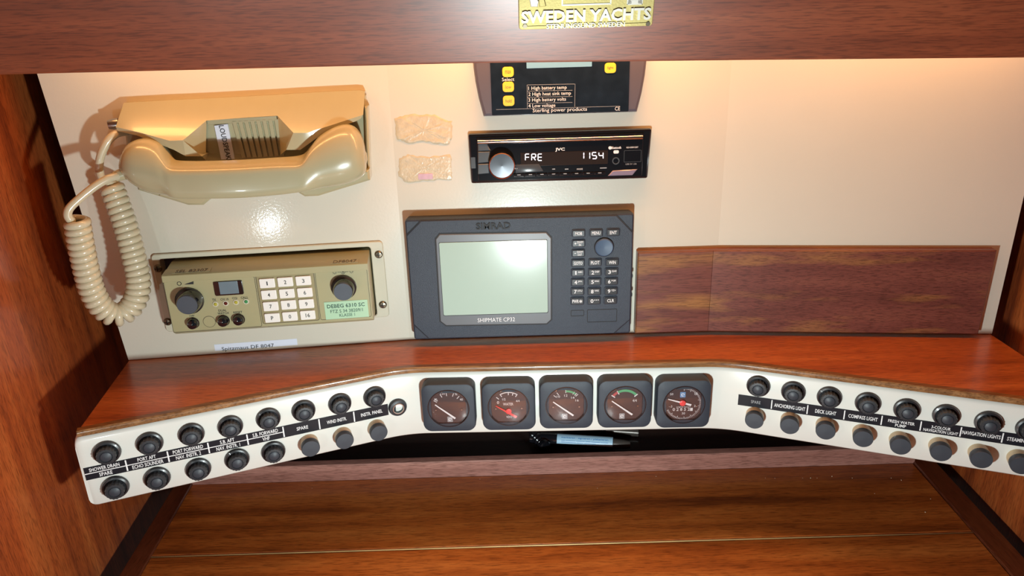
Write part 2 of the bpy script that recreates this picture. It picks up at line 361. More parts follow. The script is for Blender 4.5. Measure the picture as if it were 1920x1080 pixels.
# warm strip lamps under the locker, behind the beam
def strip_lamp(x, y, z, L, power, label):
    r = bpy.data.objects.new('strip_lamp', None); COL.objects.link(r); r.location = (x, y, z+Z0); tag(r, label, 'lamp', 'warm lamps under the locker')
    obj('housing', MB().rbox(-L/2, L/2, -.012, .012, 0, .012, .004, .001), 'key_white', r)
    k = MB(); k.tube([(-L/2+.006, 0, -.006), (L/2-.006, 0, -.006)], .006, 10); obj('lamp_tube', k, 'lamp_glass', r)
    l = bpy.data.lights.new('warm_light', 'AREA'); l.shape = 'RECTANGLE'; l.size = L*.9; l.size_y = .008; l.energy = power; l.color = (1.0, 0.40, 0.12)
    o = bpy.data.objects.new('warm_light', l); COL.objects.link(o); o.parent = r; o.location = (0, 0, -.0135)
strip_lamp(-.245, .632, .046, .29, 0.24, 'warm strip lamp above the telephone, behind the beam')
strip_lamp(.055, .655, .046, .29, 0.56, 'warm strip lamp above the car radio, behind the beam')
strip_lamp(.355, .645, .046, .29, 0.32, 'warm strip lamp above the bare end of the white panel')

# ================================================================== instrument shelf
def roundpath(P, r=0.02, seg=6):
    out = [np.array(P[0], float)]
    for i in range(1, len(P)-1):
        p, q, s = (np.array(P[k], float) for k in (i-1, i, i+1))
        a = q+(p-q)/np.linalg.norm(p-q)*r; b = q+(s-q)/np.linalg.norm(s-q)*r
        for k in range(seg+1):
            t = k/seg; out.append(a*(1-t)**2+2*q*t*(1-t)+b*t*t)
    out.append(np.array(P[-1], float)); return out
gl0 = GLp[:2]-np.array([math.cos(A2), math.sin(A2)])*0.2885; gr1 = GRp[:2]+np.array([math.cos(A2), -math.sin(A2)])*0.305
PATH = [gl0, GLp[:2], GRp[:2], gr1]
def sweep(path, prof):                    # prof(s) -> [(depth behind the front, z)]
    rings = []; P = path; s = 0
    for i, p in enumerate(P):
        t = P[min(i+1, len(P)-1)]-P[max(i-1, 0)]; t /= np.linalg.norm(t); nrm = np.array([-t[1], t[0]])
        if i: s += np.linalg.norm(P[i]-P[i-1])
        rings.append([(p[0]+nrm[0]*d, p[1]+nrm[1]*d, z) for d, z in prof(s)])
    return MB().loft(rings)
shelf = bpy.data.objects.new('instrument_shelf', None); COL.objects.link(shelf); shelf.location = (0, 0, Z0)
tag(shelf, 'mahogany shelf with angled white fascia carrying gauges and fuse holders', 'shelf')
ztf, zbf = ZS-.0055, -.3838
def fprof(s):
    r = .006; k = 0 if s >= r else r-math.sqrt(max(r*r-(r-s)**2, 0))
    zt, zb = ztf-k, zbf+k; q = .0045
    return [(q, zt), (q*.3, zt-q*.3), (0, zt-q), (0, zb+.0015), (.0015, zb), (.012, zb), (.012, zt)]
rp = roundpath(PATH, .022, 8); d0 = (rp[1]-rp[0])/np.linalg.norm(rp[1]-rp[0])
rp = [rp[0], rp[0]+d0*.0008, rp[0]+d0*.002, rp[0]+d0*.0035, rp[0]+d0*.006]+rp[1:]
obj('fascia_board', sweep(rp, fprof).mesh('fascia_board', 50), 'gelcoat_fascia', shelf)
rp2 = roundpath([gl0+np.array([math.cos(A2), math.sin(A2)])*.004]+PATH[1:], .022, 8)
obj('edge_trim', sweep(rp2, lambda s: [(-.0003, ZS-.0022), (0, ZS-.0008), (.0010, ZS+.0002), (.007, ZS+.0002), (.007, ZS-.0054), (0, ZS-.0054), (-.0003, ZS-.0048)]), 'edge_wood', shelf)
back = [FL.O+FL.U*(FL.uv(240, 672)[0]), BL, BR, FR.O+FR.U*(FR.uv(1858, 634)[0]-.001)]
pt = [(p[0], p[1]) for p in rp2]; pt = [(p[0], p[1]+.006) for p in pt]
ol = pt+[(back[3][0], back[3][1]+.004)]+[(b[0], b[1]+.004) for b in (back[2], back[1])]+[(back[0][0], back[0][1]+.004)]
m = MB(); m.prism(ol, [(ZS-.008, 0), (ZS, 0)]); obj('shelf_board', m, 'mahogany_shelf', shelf)

# ------------------------------------------------------------------ chart table
tb = bpy.data.objects.new('chart_table', None); COL.objects.link(tb); tb.location = (0, 0, Z0)
tag(tb, 'mahogany chart table with hinged lid and raised rear ledge', 'table')
ZL = hit(1000, 861, np.array([0, .731, 0]), np.array([0, -1., 0]))[2]
def slabz(pts, z0, z1, b=.0012):
    return MB().prism(pts, [(z0, 0), (z1-b, 0), (z1, b)])
k = 1.0326
obj('rear_board', slabz([(-.3840, .6060), (.4718, .6060), (.4772, .731), (-.3932, .731)], ZD-.016, ZD), 'mahogany_table', tb)
obj('lid', slabz([(-.352, .20), (.450, .20), (.4715, .6038), (-.3838, .6038)], ZD-.016, ZD), 'mahogany_table', tb)
hg = MB(); hg.tube([(-.383, .6049, ZD-.0006), (.471, .6049, ZD-.0006)], .0008, 6); obj('hinge', hg, 'hinge_brass', tb)
obj('ledge', MB().prism([(-.395, .731), (.479, .731), (.482, .743), (-.398, .743)], [(ZD-.016, 0), (ZL-.0015, 0), (ZL, .0012)]), 'mahogany_ledge_sheen', tb)
obj('side_rail', slabz([(-.374, .20), (-.3535, .20), (-.3950, .77), (-.4160, .77)], ZD-.03, ZD+.002), 'mahogany_rail', tb)
obj('side_rail', slabz([(.4515, .20), (.4770, .20), (.5060, .77), (.4795, .77)], ZD-.03, ZD+.002), 'mahogany_rail', tb)
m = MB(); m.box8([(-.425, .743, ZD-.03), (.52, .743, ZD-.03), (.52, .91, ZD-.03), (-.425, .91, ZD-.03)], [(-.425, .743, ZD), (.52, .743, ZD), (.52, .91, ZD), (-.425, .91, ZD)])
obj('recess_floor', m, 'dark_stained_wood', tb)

# ================================================================== gauges
def arc(mb, c, r0, r1, a0, a1, n, seg=16, th=.0003):
    P = []
    for k in range(seg+1):
        a = math.radians(a0+(a1-a0)*k/seg); P.append((math.cos(a), math.sin(a)))
    rings = [[(c[0]+r0*x, c[1]+r0*y, n), (c[0]+r1*x, c[1]+r1*y, n), (c[0]+r1*x, c[1]+r1*y, n+th), (c[0]+r0*x, c[1]+r0*y, n+th)] for x, y in P]
    mb.loft(rings); return mb
def tick(mb, c, a, r0, r1, w, n, th=.0003):
    a = math.radians(a); d = np.array([math.cos(a), math.sin(a)]); p = np.array([-d[1], d[0]])*w/2; c = np.array(c[:2])
    q = [c+d*r0-p, c+d*r1-p, c+d*r1+p, c+d*r0+p]
    mb.box8([(x, y, n) for x, y in q], [(x, y, n+th) for x, y in q])
def bar(mb, p, q, w, n0, n1, w2=None):
    p = np.array(p[:2]); q = np.array(q[:2]); d = (q-p)/np.linalg.norm(q-p); s = np.array([-d[1], d[0]])/2; w2 = w if w2 is None else w2
    o = [p-s*w, q-s*w2, q+s*w2, p+s*w]; mb.box8([(x, y, n0) for x, y in o], [(x, y, n1) for x, y in o])
GN = .0155
def gauge(cx, cy, label, kind):
    d = Dev('gauge', label, 'gauge', GC, cx, cy, 'engine gauges on the fascia', 0.0)
    c = d.q(cx, cy, GN)[:2]; d.o = d.o+np.array([c[0], c[1], 0]); d.root.matrix_world = GC.mat(*d.o)
    h = .0264; R = .0207
    mb = MB(); o = rrect(-h, h, -h, h, .0085, 6); oi = [(R*math.cos(2*math.pi*(k+.5)/28-math.pi/2), R*math.sin(2*math.pi*(k+.5)/28-math.pi/2)) for k in range(28)]
    rings = [[(x, y, 0) for x, y in o], [(x, y, GN-.0025) for x, y in o], [(x, y, GN-.0007) for x, y in inset(o, .0007)], [(x, y, GN) for x, y in inset(o, .0022)]]
    # align the circle's points with the outline's
    circ = []
    for x, y in o:
        a = math.atan2(y, x); circ.append((R*math.cos(a), R*math.sin(a)))
    rings += [[(x, y, GN) for x, y in circ], [(x*.985, y*.985, GN-.0045) for x, y in circ]]
    mb.loft(rings, cap0=True, cap1=True); d.part('case', mb, 'gauge_case')
    g = MB(); g.lathe([(R*.975, -.004), (R*.975, -.0025)], (0, 0, GN), 40); d.part('dial', g, 'gauge_dial_reflection')
    r = MB(); r.loft([[(R*f*math.cos(2*math.pi*k/40), R*f*math.sin(2*math.pi*k/40), z) for k in range(40)] for f, z in ((.965, GN-.002), (1.0, GN-.002), (1.0, GN+.0004), (.965, GN+.0004), (.965, GN-.002))], cap0=False, cap1=False)
    d.part('glass_rim', r, 'black_gloss')
    n = GN-.0024
    gl = MB(); gl.lathe([(R*.96, -.0004), (R*.93, .0006), (R*.7, .0015), (R*.35, .0020), (R*.02, .0022)], (0, 0, GN), 36); d.part('glass', gl, 'gauge_glass')
    mk = MB()
    if kind == 'volt':
        for a in (152, 145, 118, 96, 70, 48): tick(mk, (0, 0), a, R*.62, R*.80, .0006, n)
        d.text('80', cx-24, cy-17, 5, 4, n, 'print_white'); d.text('120', cx-11, cy-28, 8, 4, n, 'print_white'); d.text('%', cx+14, cy-27, 5, 4, n, 'print_white'); d.text('40', cx+24, cy-17, 6, 4, n, 'print_white')
    elif kind == 'water':
        arc(mk, (0, 0), R*.72, R*.76, 58, 122, n)
        for a in (140, 122, 90, 72, 56): tick(mk, (0, 0), a, R*.60, R*.76, .0007, n)
        d.text('0', cx-20, cy-9, 4, 5, n, 'print_white'); d.text('1/2', cx-9, cy-15, 6, 4, n, 'print_white'); d.text('4/4', cx+17, cy-12, 7, 4, n, 'print_white'); d.text('WATER', cx-1, cy-6, 19, 5, n, 'print_white')
        d.text('VDO', cx+1, cy+18, 11, 4, n, 'print_white')
    elif kind == 'charge':
        for a in (140, 125, 92, 60, 50, 44): tick(mk, (0, 0), a, R*.62, R*.78, .0006, n)
        ga = MB(); arc(ga, (0, 0), R*.66, R*.76, 52, 92, n); d.part('scale_arc', ga, 'arc_green')
        d.text('10', cx-15, cy-17, 6, 4, n, 'print_white'); d.text('12', cx-1, cy-19, 6, 4, n, 'print_white'); d.text('14', cx+12, cy-15, 6, 4, n, 'print_white'); d.text('16', cx+20, cy-10, 6, 4, n, 'print_white')
    elif kind == 'fuel':
        ga = MB(); arc(ga, (0, 0), R*.64, R*.76, 42, 118, n); d.part('scale_arc', ga, 'arc_green')
        ra = MB(); arc(ra, (0, 0), R*.64, R*.76, 120, 142, n); d.part('scale_arc', ra, 'arc_red')
        for a in (144, 119, 40): tick(mk, (0, 0), a, R*.58, R*.78, .0010, n)
        d.text('4/4', cx+18, cy-8, 8, 5, n, 'print_white')
    elif kind == 'hours':
        for k2 in range(50): tick(mk, (0, 0), 90-k2*5.0 if k2 < 50 else 0, R*(.70 if k2 % 5 == 0 else .76), R*.84, .0004, n)
        for t, x, y in (('60', 0, -32), ('10', 23, -21), ('20', 22, 2), ('30', -1, 16), ('40', -25, 3), ('50', -23, -20)): d.text(t, cx+x, cy+y, 6, 4, n, 'print_white')
        d.text('engine hours', cx-1, cy+4, 26, 3, n, 'print_white')
        d.text('0 2 8 5 2', cx-5, cy+8.5, 32, 5.5, n, 'print_white', bold=.01); wb = MB(); wb.rbox(*d.crect(cx+14, cy+8.5, 5, 5.5, n), n, n+.0002); d.part('counter_wheel', wb, 'print_white')
    if mk.f: d.part('scale_marks', mk, 'print_white')
    if kind in ('volt', 'charge', 'fuel', 'hours'):
        lx, ly = {'volt': (3, 20), 'charge': (-3, 20), 'fuel': (-6, 21), 'hours': (-2, -19)}[kind]; lb = MB(); lb2 = MB()
        a = d.crect(cx+lx, cy+ly, 10, 10, n); lb.rbox(*a, n, n+.0002, .0004); d.part('emblem', lb, 'logo_blue' if kind == 'hours' else 'print_grey')
        e = d.q(cx+lx, cy+ly, n); arc(lb2, e, .0010, .0017, 0, 300, n+.0002, 10); d.part('emblem', lb2, 'print_white')
    for s in (-1, 1): d.part('dial_screw', MB().lathe([(.0010, 0), (.0008, .0008)], (s*R*.62, -R*.12, n), 8), 'steel')
    ne = MB()
    if kind == 'water':
        bar(ne, d.q(cx-24, cy-4, n), d.q(cx+15, cy+17, n), .0008, n+.0012, n+.0018, .0028); ne.lathe([(.0029, 0), (.0029, .0022), (.002, .0026)], (d.q(cx, cy+6, n)[0], d.q(cx, cy+6, n)[1], n), 16); d.part('needle', ne, 'needle_red')
    elif kind == 'hours':
        bar(ne, d.q(cx-30, cy-12, n), d.q(cx+13, cy-1, n), .0010, n+.0012, n+.0018, .0022); d.part('needle', ne, 'needle_white')
        hb = MB(); hb.lathe([(.0030, 0), (.0030, .0025), (.002, .003)], (d.q(cx-3, cy-5, n)[0], d.q(cx-3, cy-5, n)[1], n), 18); d.part('needle_hub', hb, 'needle_red')
    else:
        bar(ne, d.q(cx-25, cy-8.5, n), d.q(cx+13, cy+17, n), .0010, n+.0012, n+.0018, .0019); d.part('needle', ne, 'needle_white')
    return d
gauge(841, 766, 'square black gauge with white needle, first in the row beside the metal socket', 'volt')
gauge(953.8, 763.7, 'square black gauge with red needle, lettered WATER', 'water')
gauge(1062, 760.6, 'square black gauge with short green arc on a numbered scale, above the marker pen', 'charge')
gauge(1172, 759, 'square black gauge with long green arc and white needle', 'fuel')
gauge(1282.3, 759, 'square black engine hour gauge with red hub and counter digits', 'hours')

# ------------------------------------------------------------------ fuse holders and push buttons
proto = {}
def meshes():
    m = MB(); m.lathe([(.0108, 0), (.0112, .0008), (.0106, .0030), (.0092, .0036), (.0088, .0022), (.0070, .0018)], seg=28); proto['collar'] = m.mesh('collar')
    m = MB(); m.lathe([(.0074, .001), (.0076, .0086), (.0072, .0096), (.0052, .0098), (.0047, .0090)], seg=48, lobes=16, amp=.045); proto['cap'] = m.mesh('cap', 60)
    m = MB(); m.lathe([(.0047, .0088), (.0044, .0096), (.0030, .0104), (.0004, .0107)], seg=20); proto['button'] = m.mesh('button')
    m = MB(); m.lathe([(.0086, 0), (.0086, .0080)], seg=24); proto['stem'] = m.mesh('stem')
    m = MB(); m.lathe([(.0085, .0070), (.0087, .0078), (.0087, .0128), (.0082, .0138), (.0001, .0141)], seg=28); proto['push_cap'] = m.mesh('push_cap')
    for k, mm in (('collar', 'black_satin'), ('cap', 'knob_black'), ('button', 'cap_face'), ('stem', 'stem_cream'), ('push_cap', 'cap_face')): proto[k].materials.append(MATS[mm])
meshes()
def fuse(fr, x, y, label, grp='fuse holders on the fascia'):
    d = Dev('fuse_holder', label, 'fuse holder', fr, x, y, grp)
    c = d.part('collar', proto['collar'], None); b = d.part('cap', proto['cap'], None); d.part('button', proto['button'], None, b)
    b.rotation_euler.z = random.random()*3
def push(fr, x, y, label, grp='push buttons on the fascia'):
    d = Dev('push_button', label, 'push button', fr, x, y, grp)
    a = fr.uv(x, y, .0140); d.o = np.array([a[0], a[1], 0]); d.root.matrix_world = fr.mat(*d.o)
    d.part('stem', proto['stem'], None); d.part('push_cap', proto['push_cap'], None)
T = 'black fuse holder with ribbed cap above the %s label'; B = 'black fuse holder with ribbed cap below the %s label'; PB = 'flat black push button below the %s label'
for x, y, t in ((201, 848, 'SHOWER DRAIN'), (281, 831, 'PORT AFT'), (359, 814, 'PORT FORWARD'), (432, 799.5, 'S.B. AFT'), (503, 785, 'S.B. FORWARD')): fuse(GL, x, y-1, T % t)
fuse(GL, 569, 769, T % 'single SPARE'); fuse(GL, 637, 756, T % 'WIND INSTR.'); fuse(GL, 702, 743, T % 'INSTR. PANEL')
fuse(GL, 217, 912, 'black fuse holder with ribbed cap below the SPARE row of the SHOWER DRAIN label')
for x, y, t in ((295, 895, 'ECHO SOUNDER'), (512.5, 846, 'VHF')): fuse(GL, x, y, B % t)
fuse(GL, 372, 878, 'black fuse holder with ribbed cap below the second NAV. INSTR. label, under PORT FORWARD')
fuse(GL, 444.5, 860, 'black fuse holder with ribbed cap below the first NAV. INSTR. label, under S.B. AFT')
push(GL, 583, 842, PB % 'single SPARE'); push(GL, 647, 828, PB % 'WIND INSTR.'); push(GL, 711, 813, PB % 'INSTR. PANEL')
RN = ['faded grey SPARE', 'ANCHORING LIGHT', 'DECK LIGHT', 'COMPASS LIGHT', 'FRESH WATER PUMP', '3-COLOUR NAVIGATION LIGHT', 'NAVIGATION LIGHTS', 'STEAMING LIGHT']
for (x, y), t in zip(((1422, 723), (1487.5, 734), (1555, 744), (1627, 755), (1700, 767), (1773.5, 778), (1853, 791), (1931, 803)), RN): fuse(GR, x, y, T % t)
for (x, y), t in zip(((1414, 790), (1480.5, 800), (1548, 810), (1618.5, 824), (1689, 838), (1765, 850), (1841, 863), (1916, 874)), RN): push(GR, x, y, PB % t)
# metal jack socket
d = Dev('jack_socket', 'round metal jack socket at the end of the INSTR. PANEL label', 'socket', GL, 745, 762)
mb = MB(); mb.loft([[(r*math.cos(2*math.pi*k/28), r*math.sin(2*math.pi*k/28), n) for k in range(28)] for r, n in ((.0092, 0), (.0094, .002), (.0085, .0042), (.0066, .0044), (.0052, .0050), (.0050, .0006))]); d.part('ring', mb, 'knob_black')
mb = MB(); mb.loft([[(r*math.cos(2*math.pi*k/28), r*math.sin(2*math.pi*k/28), n) for k in range(28)] for r, n in ((.0058, .0046), (.0058, .0056), (.0050, .0056), (.0050, .0046))], cap0=False, cap1=False); d.part('inner_ring', mb, 'steel')

# ------------------------------------------------------------------ label strips
def strip(fr, tl, bl, tr, br, label):
    d = Dev('label_strip', label, 'label', fr, (tl[0]+tr[0])/2, (tl[1]+br[1])/2)
    mb = MB(); mb.rbox(*d.rect((tl, tr, br, bl), .0004), 0, .0004); d.part('tape', mb, 'tape_black'); return d
d = strip(GL, (156, 877), (161, 900), (727, 758.5), (729, 779), 'black label strip with two rows of white lettering reading SHOWER DRAIN to INSTR. PANEL')
u0, u1, v0, v1 = d.rect(((156, 877), (727, 758.5), (729, 779), (161, 900)), .0004); vm = (v0+v1)/2; hh = (v1-v0)
mb = MB(); ud = d.q(531.5, 809, .0004)[0]; mb.rbox(u0, ud, vm-.0004, vm+.0004, .0004, .0006); d.part('divider', mb, 'print_white')
for x, y in ((236, 868), (315, 854), (391, 839), (464, 823), (531.5, 809), (599, 796), (664, 782)):
    u = d.q(x, y, .0004)[0]; mb = MB(); mb.rbox(u-.0006, u+.0006, v0+.0008, v1-.0006, .0004, .0007); d.part('divider', mb, 'print_white')
def stext(d, t, x, v, w, hpx=7.5, bold=.012, m='print_white'):
    # centre the lettering on a given height v of the strip: walk the pixel down to it
    y = 800.
    for _ in range(8):
        q = d.q(x, y, .0005); q2 = d.q(x, y+1, .0005); y += (v-q[1])/(q2[1]-q[1])
    d.text(t, x, y, w, hpx, .0005, m, bold=bold)
for t, x, w in (('SHOWER DRAIN', 195.5, 60), ('PORT AFT', 275, 36), ('PORT FORWARD', 352.5, 59), ('S.B. AFT', 426, 28), ('S.B. FORWARD', 497.5, 49)): stext(d, t, x, vm+hh*.25, w, 7)
for t, x, w in (('SPARE', 198.5, 26), ('ECHO SOUNDER', 277.5, 61), ('NAV. INSTR. 2', 353.5, 49), ('NAV. INSTR. 1', 428, 46), ('VHF', 499, 14)): stext(d, t, x, vm-hh*.25, w, 7)
for t, x, w in (('SPARE', 567, 22), ('WIND INSTR.', 631.5, 38), ('INSTR. PANEL', 697, 41)): stext(d, t, x, vm, w, 6.5)
d = strip(GR, (1385.5, 736), (1383, 757), (1935, 821.5), (1935, 842.5), 'black label strip with one row of white lettering reading ANCHORING LIGHT to STEAMING LIGHT')
u0, u1, v0, v1 = d.rect(((1385.5, 736), (1935, 821.5), (1935, 842.5), (1383, 757)), .0004); vm = (v0+v1)/2; hh = v1-v0
for x, y in ((1447, 757), (1514, 767), (1583, 778), (1653, 788), (1726, 800), (1801, 811), (1879, 823)):
    u = d.q(x, y, .0004)[0]; mb = MB(); mb.rbox(u-.0005, u+.0005, v0+.0012, v1-.0010, .0004, .0007); d.part('divider', mb, 'print_white')
stext(d, 'SPARE', 1417, vm, 18, 5.5, 0, 'print_grey')
for t, x, w in (('ANCHORING LIGHT', 1480.5, 59), ('DECK LIGHT', 1548, 40), ('COMPASS LIGHT', 1618, 56), ('NAVIGATION LIGHTS', 1840, 74), ('STEAMING LIGHT', 1921, 68)): stext(d, t, x, vm, w, 7)
for t, x, w, dv in (('FRESH WATER', 1690, 51, .08), ('PUMP', 1688.5, 21, -.24), ('3-COLOUR', 1764.5, 37, .08), ('NAVIGATION LIGHT', 1763.5, 67, -.24)): stext(d, t, x, vm+hh*dv, w, 5.6)

# ================================================================== telephone
ph = Dev('telephone_cradle', 'cream plastic wall telephone cradle with loudspeaker grille', 'telephone', FL, 455, 340)
q = ph.q
NB, NF = .009, .040
# hood: top chain at the wall, front upper chain, front lower chain
bk = [(232, 193), (265, 191), (318, 188), (343, 187), (387, 185), (454, 181.5), (520, 178), (550, 176), (576, 174.5), (620, 172), (674, 169.5), (684, 171)]
fu = [(217, 238), (265, 249), (318, 264), (343, 263), (387, 226), (454, 221), (520, 217), (550, 249), (576, 249), (620, 235), (674, 217.5), (681, 215)]
def nof(i): return NB+(NF-NB)*min(1, (fu[i][1]-bk[i][1])/74.0)
ns = [nof(i) for i in range(len(fu))]
mb = MB()
B0 = [q(*p, 0) for p in bk]; B1 = [q(*p, NB) for p in bk]; U1 = [q(*p, n) for p, n in zip(fu, ns)]
for i in range(len(bk)):
    B0[i] = np.array([B1[i][0], B1[i][1], 0])
rows = [B0, B1, U1]
for ra, rb in zip(rows[:-1], rows[1:]):
    for i in range(len(bk)-1): mb.quad(ra[i], ra[i+1], rb[i+1], rb[i])
def lip(up, lo):
    # up/lo: pixel chains of equal length with n taken from the slope; front face, underside and the return to the wall
    n_ = [a[2] for a in up]; U = [q(a[0], a[1], a[2]) for a in up]; L = [q(b[0], b[1], a[2]) for a, b in zip(up, lo)]; K = [np.array([l[0], l[1], .006]) for l in L]
    for i in range(len(U)-1):
        mb.quad(U[i], U[i+1], L[i+1], L[i]); mb.quad(L[i], L[i+1], K[i+1], K[i])
    return U, L, K
upl = [(217, 238, ns[0]), (265, 249, ns[1]), (318, 264, ns[2]), (343, 263, ns[3])]
lol = [(221, 246), (257, 254), (326, 281), (348, 293)]
U, L, K = lip(upl, lol)
pl = q(378, 293, ns[3]-.004); plk = np.array([pl[0], pl[1], .006]); gt = U1[4]; gb = q(386, 300, .012)
mb.quad(U[3], pl, L[3], L[3]+np.array([1e-5, 0, 0])); mb.quad(L[3], pl, plk, K[3]); mb.quad(U1[3], gt, gb, pl); mb.quad(pl, gb, plk, plk+np.array([0, -1e-5, 0]))
mb.quad(U[0], L[0], K[0], B0[0]); mb.quad(U1[0], B1[0], B0[0], U1[0]+np.array([0, 1e-5, 0]))
upr = [(550, 249, ns[7]), (576, 249, ns[8]), (620, 235, ns[9]), (674, 217.5, ns[10]), (681, 215, ns[11])]
lor = [(534, 281), (563, 281), (590, 258), (646, 235), (674, 224)]
lor = [(537, 281), (563, 281), (606, 250), (668, 227), (677, 222)]
U, L, K = lip(upr, lor)
gb2 = q(524, 292, .012); mb.quad(U1[7], U1[6], gb2, L[0]); mb.quad(L[0], gb2, K[0], K[0]+np.array([0, -1e-5, 0]))
mb.quad(U[-1], L[-1], K[-1], B0[-1]); mb.quad(U1[-1], B1[-1], B0[-1], U1[-1]+np.array([0, 1e-5, 0]))
me = mb.mesh('hood', 30); hood = ph.part('hood', me, 'phone_cream')
# back plate with two feet
o = ph.outline([(222, 205), (684, 180), (693, 320), (694, 338), (596, 368), (571, 369), (556, 360), (500, 352), (420, 354), (394, 373), (380.5, 385), (352, 385), (296, 373), (252, 360), (232, 300)], .020)
mb = MB(); mb.prism(o, [(0, 0), (.017, 0), (.020, .002)]); 
o2 = ph.outline([(222, 205), (684, 180), (693, 320), (694, 338), (596, 368), (571, 369), (556, 360), (500, 352), (420, 354), (394, 373), (380.5, 385), (352, 385), (296, 373), (252, 360), (232, 300)], .020)
ph.part('back_plate', MB().prism(o2, [(0, 0), (.010, 0), (.012, .002)]), 'phone_cream')
for pts in ([(296, 368), (352, 385), (380.5, 385), (394, 373), (385, 345), (300, 345)], [(556, 360), (571, 369), (596, 368), (694, 338), (692, 318), (560, 335)]):
    ph.part('foot', MB().prism(ph.outline(pts, .034), [(.006, 0), (.032, 0), (.034, .002)]), 'phone_cream')
ph.part('side_wall', MB().prism(ph.outline([(683.5, 200), (689, 200), (694, 330), (688, 334)], .024), [(0, 0), (.022, 0), (.024, .0015)]), 'phone_cream')
# loudspeaker recess
GT, GB = ns[5]-.003, .010
def gp(x, y): t = (y-222)/(300-222); return q(x, y, GT+(GB-GT)*t)
mb = MB(); mb.quad(gp(387, 224), gp(522, 216), gp(538, 300), gp(383, 302)); fr_ = mb
rec = ph.part('grille_plate', mb, 'phone_cream')
mb = MB()
for a, b in (((388, 226), (520, 218)), ((390, 229), (521, 221))): pass
A = [gp(389, 227), gp(519, 219), gp(521, 227), gp(391, 235)]; up = np.array([0, .001, .0025])
mb.box8(A, [p+up for p in A]); ph.part('grille_frame', mb, 'phone_cream')
for k in range(8):
    xt = 437+k*11.2; xb = 455+k*10.3
    A = [gp(xt, 229-k*.6), gp(xt+7.2, 228.6-k*.6), gp(xb+7.0, 296-k*.5), gp(xb, 297-k*.5)]
    mb = MB(); mb.box8(A, [p+np.array([0, .0008, .0028]) for p in A]); ph.part('slat', mb, 'phone_cream')
A = [gp(403, 236), gp(428, 233), gp(441, 298), gp(416, 299)]; up = np.array([0, .0004, .0022])
mb = MB(); mb.box8(A, [p+up for p in A]); stk = ph.part('sticker', mb, 'label_white')
me = textmesh('LOUDSPEAKER', .01); xs = [v.co.x for v in me.vertices]; ys = [v.co.y for v in me.vertices]
x0, x1, y0, y1 = min(xs), max(xs), min(ys), max(ys)
P0, P1, P2 = gp(411.5, 236)+up*1.06, gp(429, 312)+up*1.06, gp(421, 235)+up*1.06
for v in me.vertices:
    a = (v.co.x-x0)/(x1-x0); b = (v.co.y-y0)/(y1-y0); z = v.co.z; v.co = Vector(P0+(P1-P0)*a+(P2-P0)*b+np.array([0, 0, .0001 if z > 0 else 0]))
obj('lettering', me, 'print_black', stk)
# cord plug at the left of the cradle
mb = MB(); c0 = q(223, 232, .014); c1 = q(203, 234, .016); mb.tube([c0, c0+(c1-c0)*.4, c1], [.0052, .0052, .0040], 14); ph.part('cord_plug', mb, 'steel')

# ------------------------------------------------------------------ handset
hs = Dev('telephone_handset', 'cream plastic telephone handset resting across the cradle', 'handset', FL, 455, 345)
ST = [(222, 302, 322, .042, .060), (224, 288, 334, .034, .070), (230, 272, 347, .026, .078), (242, 263, 358, .022, .083), (260, 260, 366.5, .020, .085), (278, 263, 370, .020, .086), (293, 272, 372, .024, .087), (305, 284, 373, .036, .087), (316, 293, 373.5, .050, .088), (335, 296.5, 374, .056, .088),
      (380, 297, 374, .058, .089), (450, 294.5, 372, .058, .089), (515, 290.5, 366.5, .057, .088), (548, 288, 362.5, .055, .088), (566, 283, 360, .050, .088), (580, 272, 358.5, .038, .087), (594, 258, 357, .026, .086), (612, 245, 354.5, .021, .085), (632, 236, 351, .020, .084), (650, 233, 346, .021, .082), (664, 237, 340, .023, .079), (675, 248, 332, .027, .073), (682, 264, 322, .034, .066), (685, 282, 308, .042, .056)]
def shell():
    mb = MB(); rings = []; S = 32
    for x, yt, yb, nb, nf in ST:
        nb, nf = .016+(nb-.02)*.70, .016+(nf-.02)*.70
        wgt = max(0, min(1, (x-296)/26, (588-x)/26))           # 1 along the handle, 0 on the cups
        vt = hs.q(x, yt, nb if wgt > .5 else nb*.55+nf*.45)[1]; vb = hs.q(x, yb, nb*.2+nf*.8)[1]; u = hs.q(x, (yt+yb)/2, nf)[0]
        vc, hv, nc, hn = (vt+vb)/2, (vt-vb)/2, (nb+nf)/2, (nf-nb)/2; ring = []
        for k in range(S):
            a = 2*math.pi*k/S; c, s = math.cos(a), math.sin(a); e = 2/(2.4+2.4*wgt)
            cc = math.copysign(abs(c)**e, c); ss = math.copysign(abs(s)**e, s)
            # the outer face leans: its upper half falls back towards the wall
            lean = 0.16*(1-wgt)*hv*(ss if ss > 0 else .35*ss)*(1 if cc > 0 else .2)
            ring.append((u, vc+hv*ss-wgt*.36*max(0, ss)*hn*(1+cc), nc+hn*cc-max(0, lean)))
        rings.append(ring)
    # smooth by inserting Catmull-Rom rings
    out = []; R = [np.array(r) for r in rings]
    for i in range(len(R)-1):
        p0, p1, p2, p3 = R[max(i-1, 0)], R[i], R[i+1], R[min(i+2, len(R)-1)]
        for t in (0, .34, .67): out.append(.5*((2*p1)+(-p0+p2)*t+(2*p0-5*p1+4*p2-p3)*t*t+(-p0+3*p1-3*p2+p3)*t**3))
    out.append(R[-1])
    for end, f in ((0, 1), (-1, 1)):
        pass
    c0 = out[0].mean(axis=0); c1 = out[-1].mean(axis=0); d0 = np.array([-.0012, 0, 0])
    out = [(out[0]-c0)*.5+c0+d0]+out+[(out[-1]-c1)*.5+c1-d0]
    mb.loft([list(r) for r in out]); return mb
hs.part('shell', shell().mesh('shell', 75), 'phone_cream')
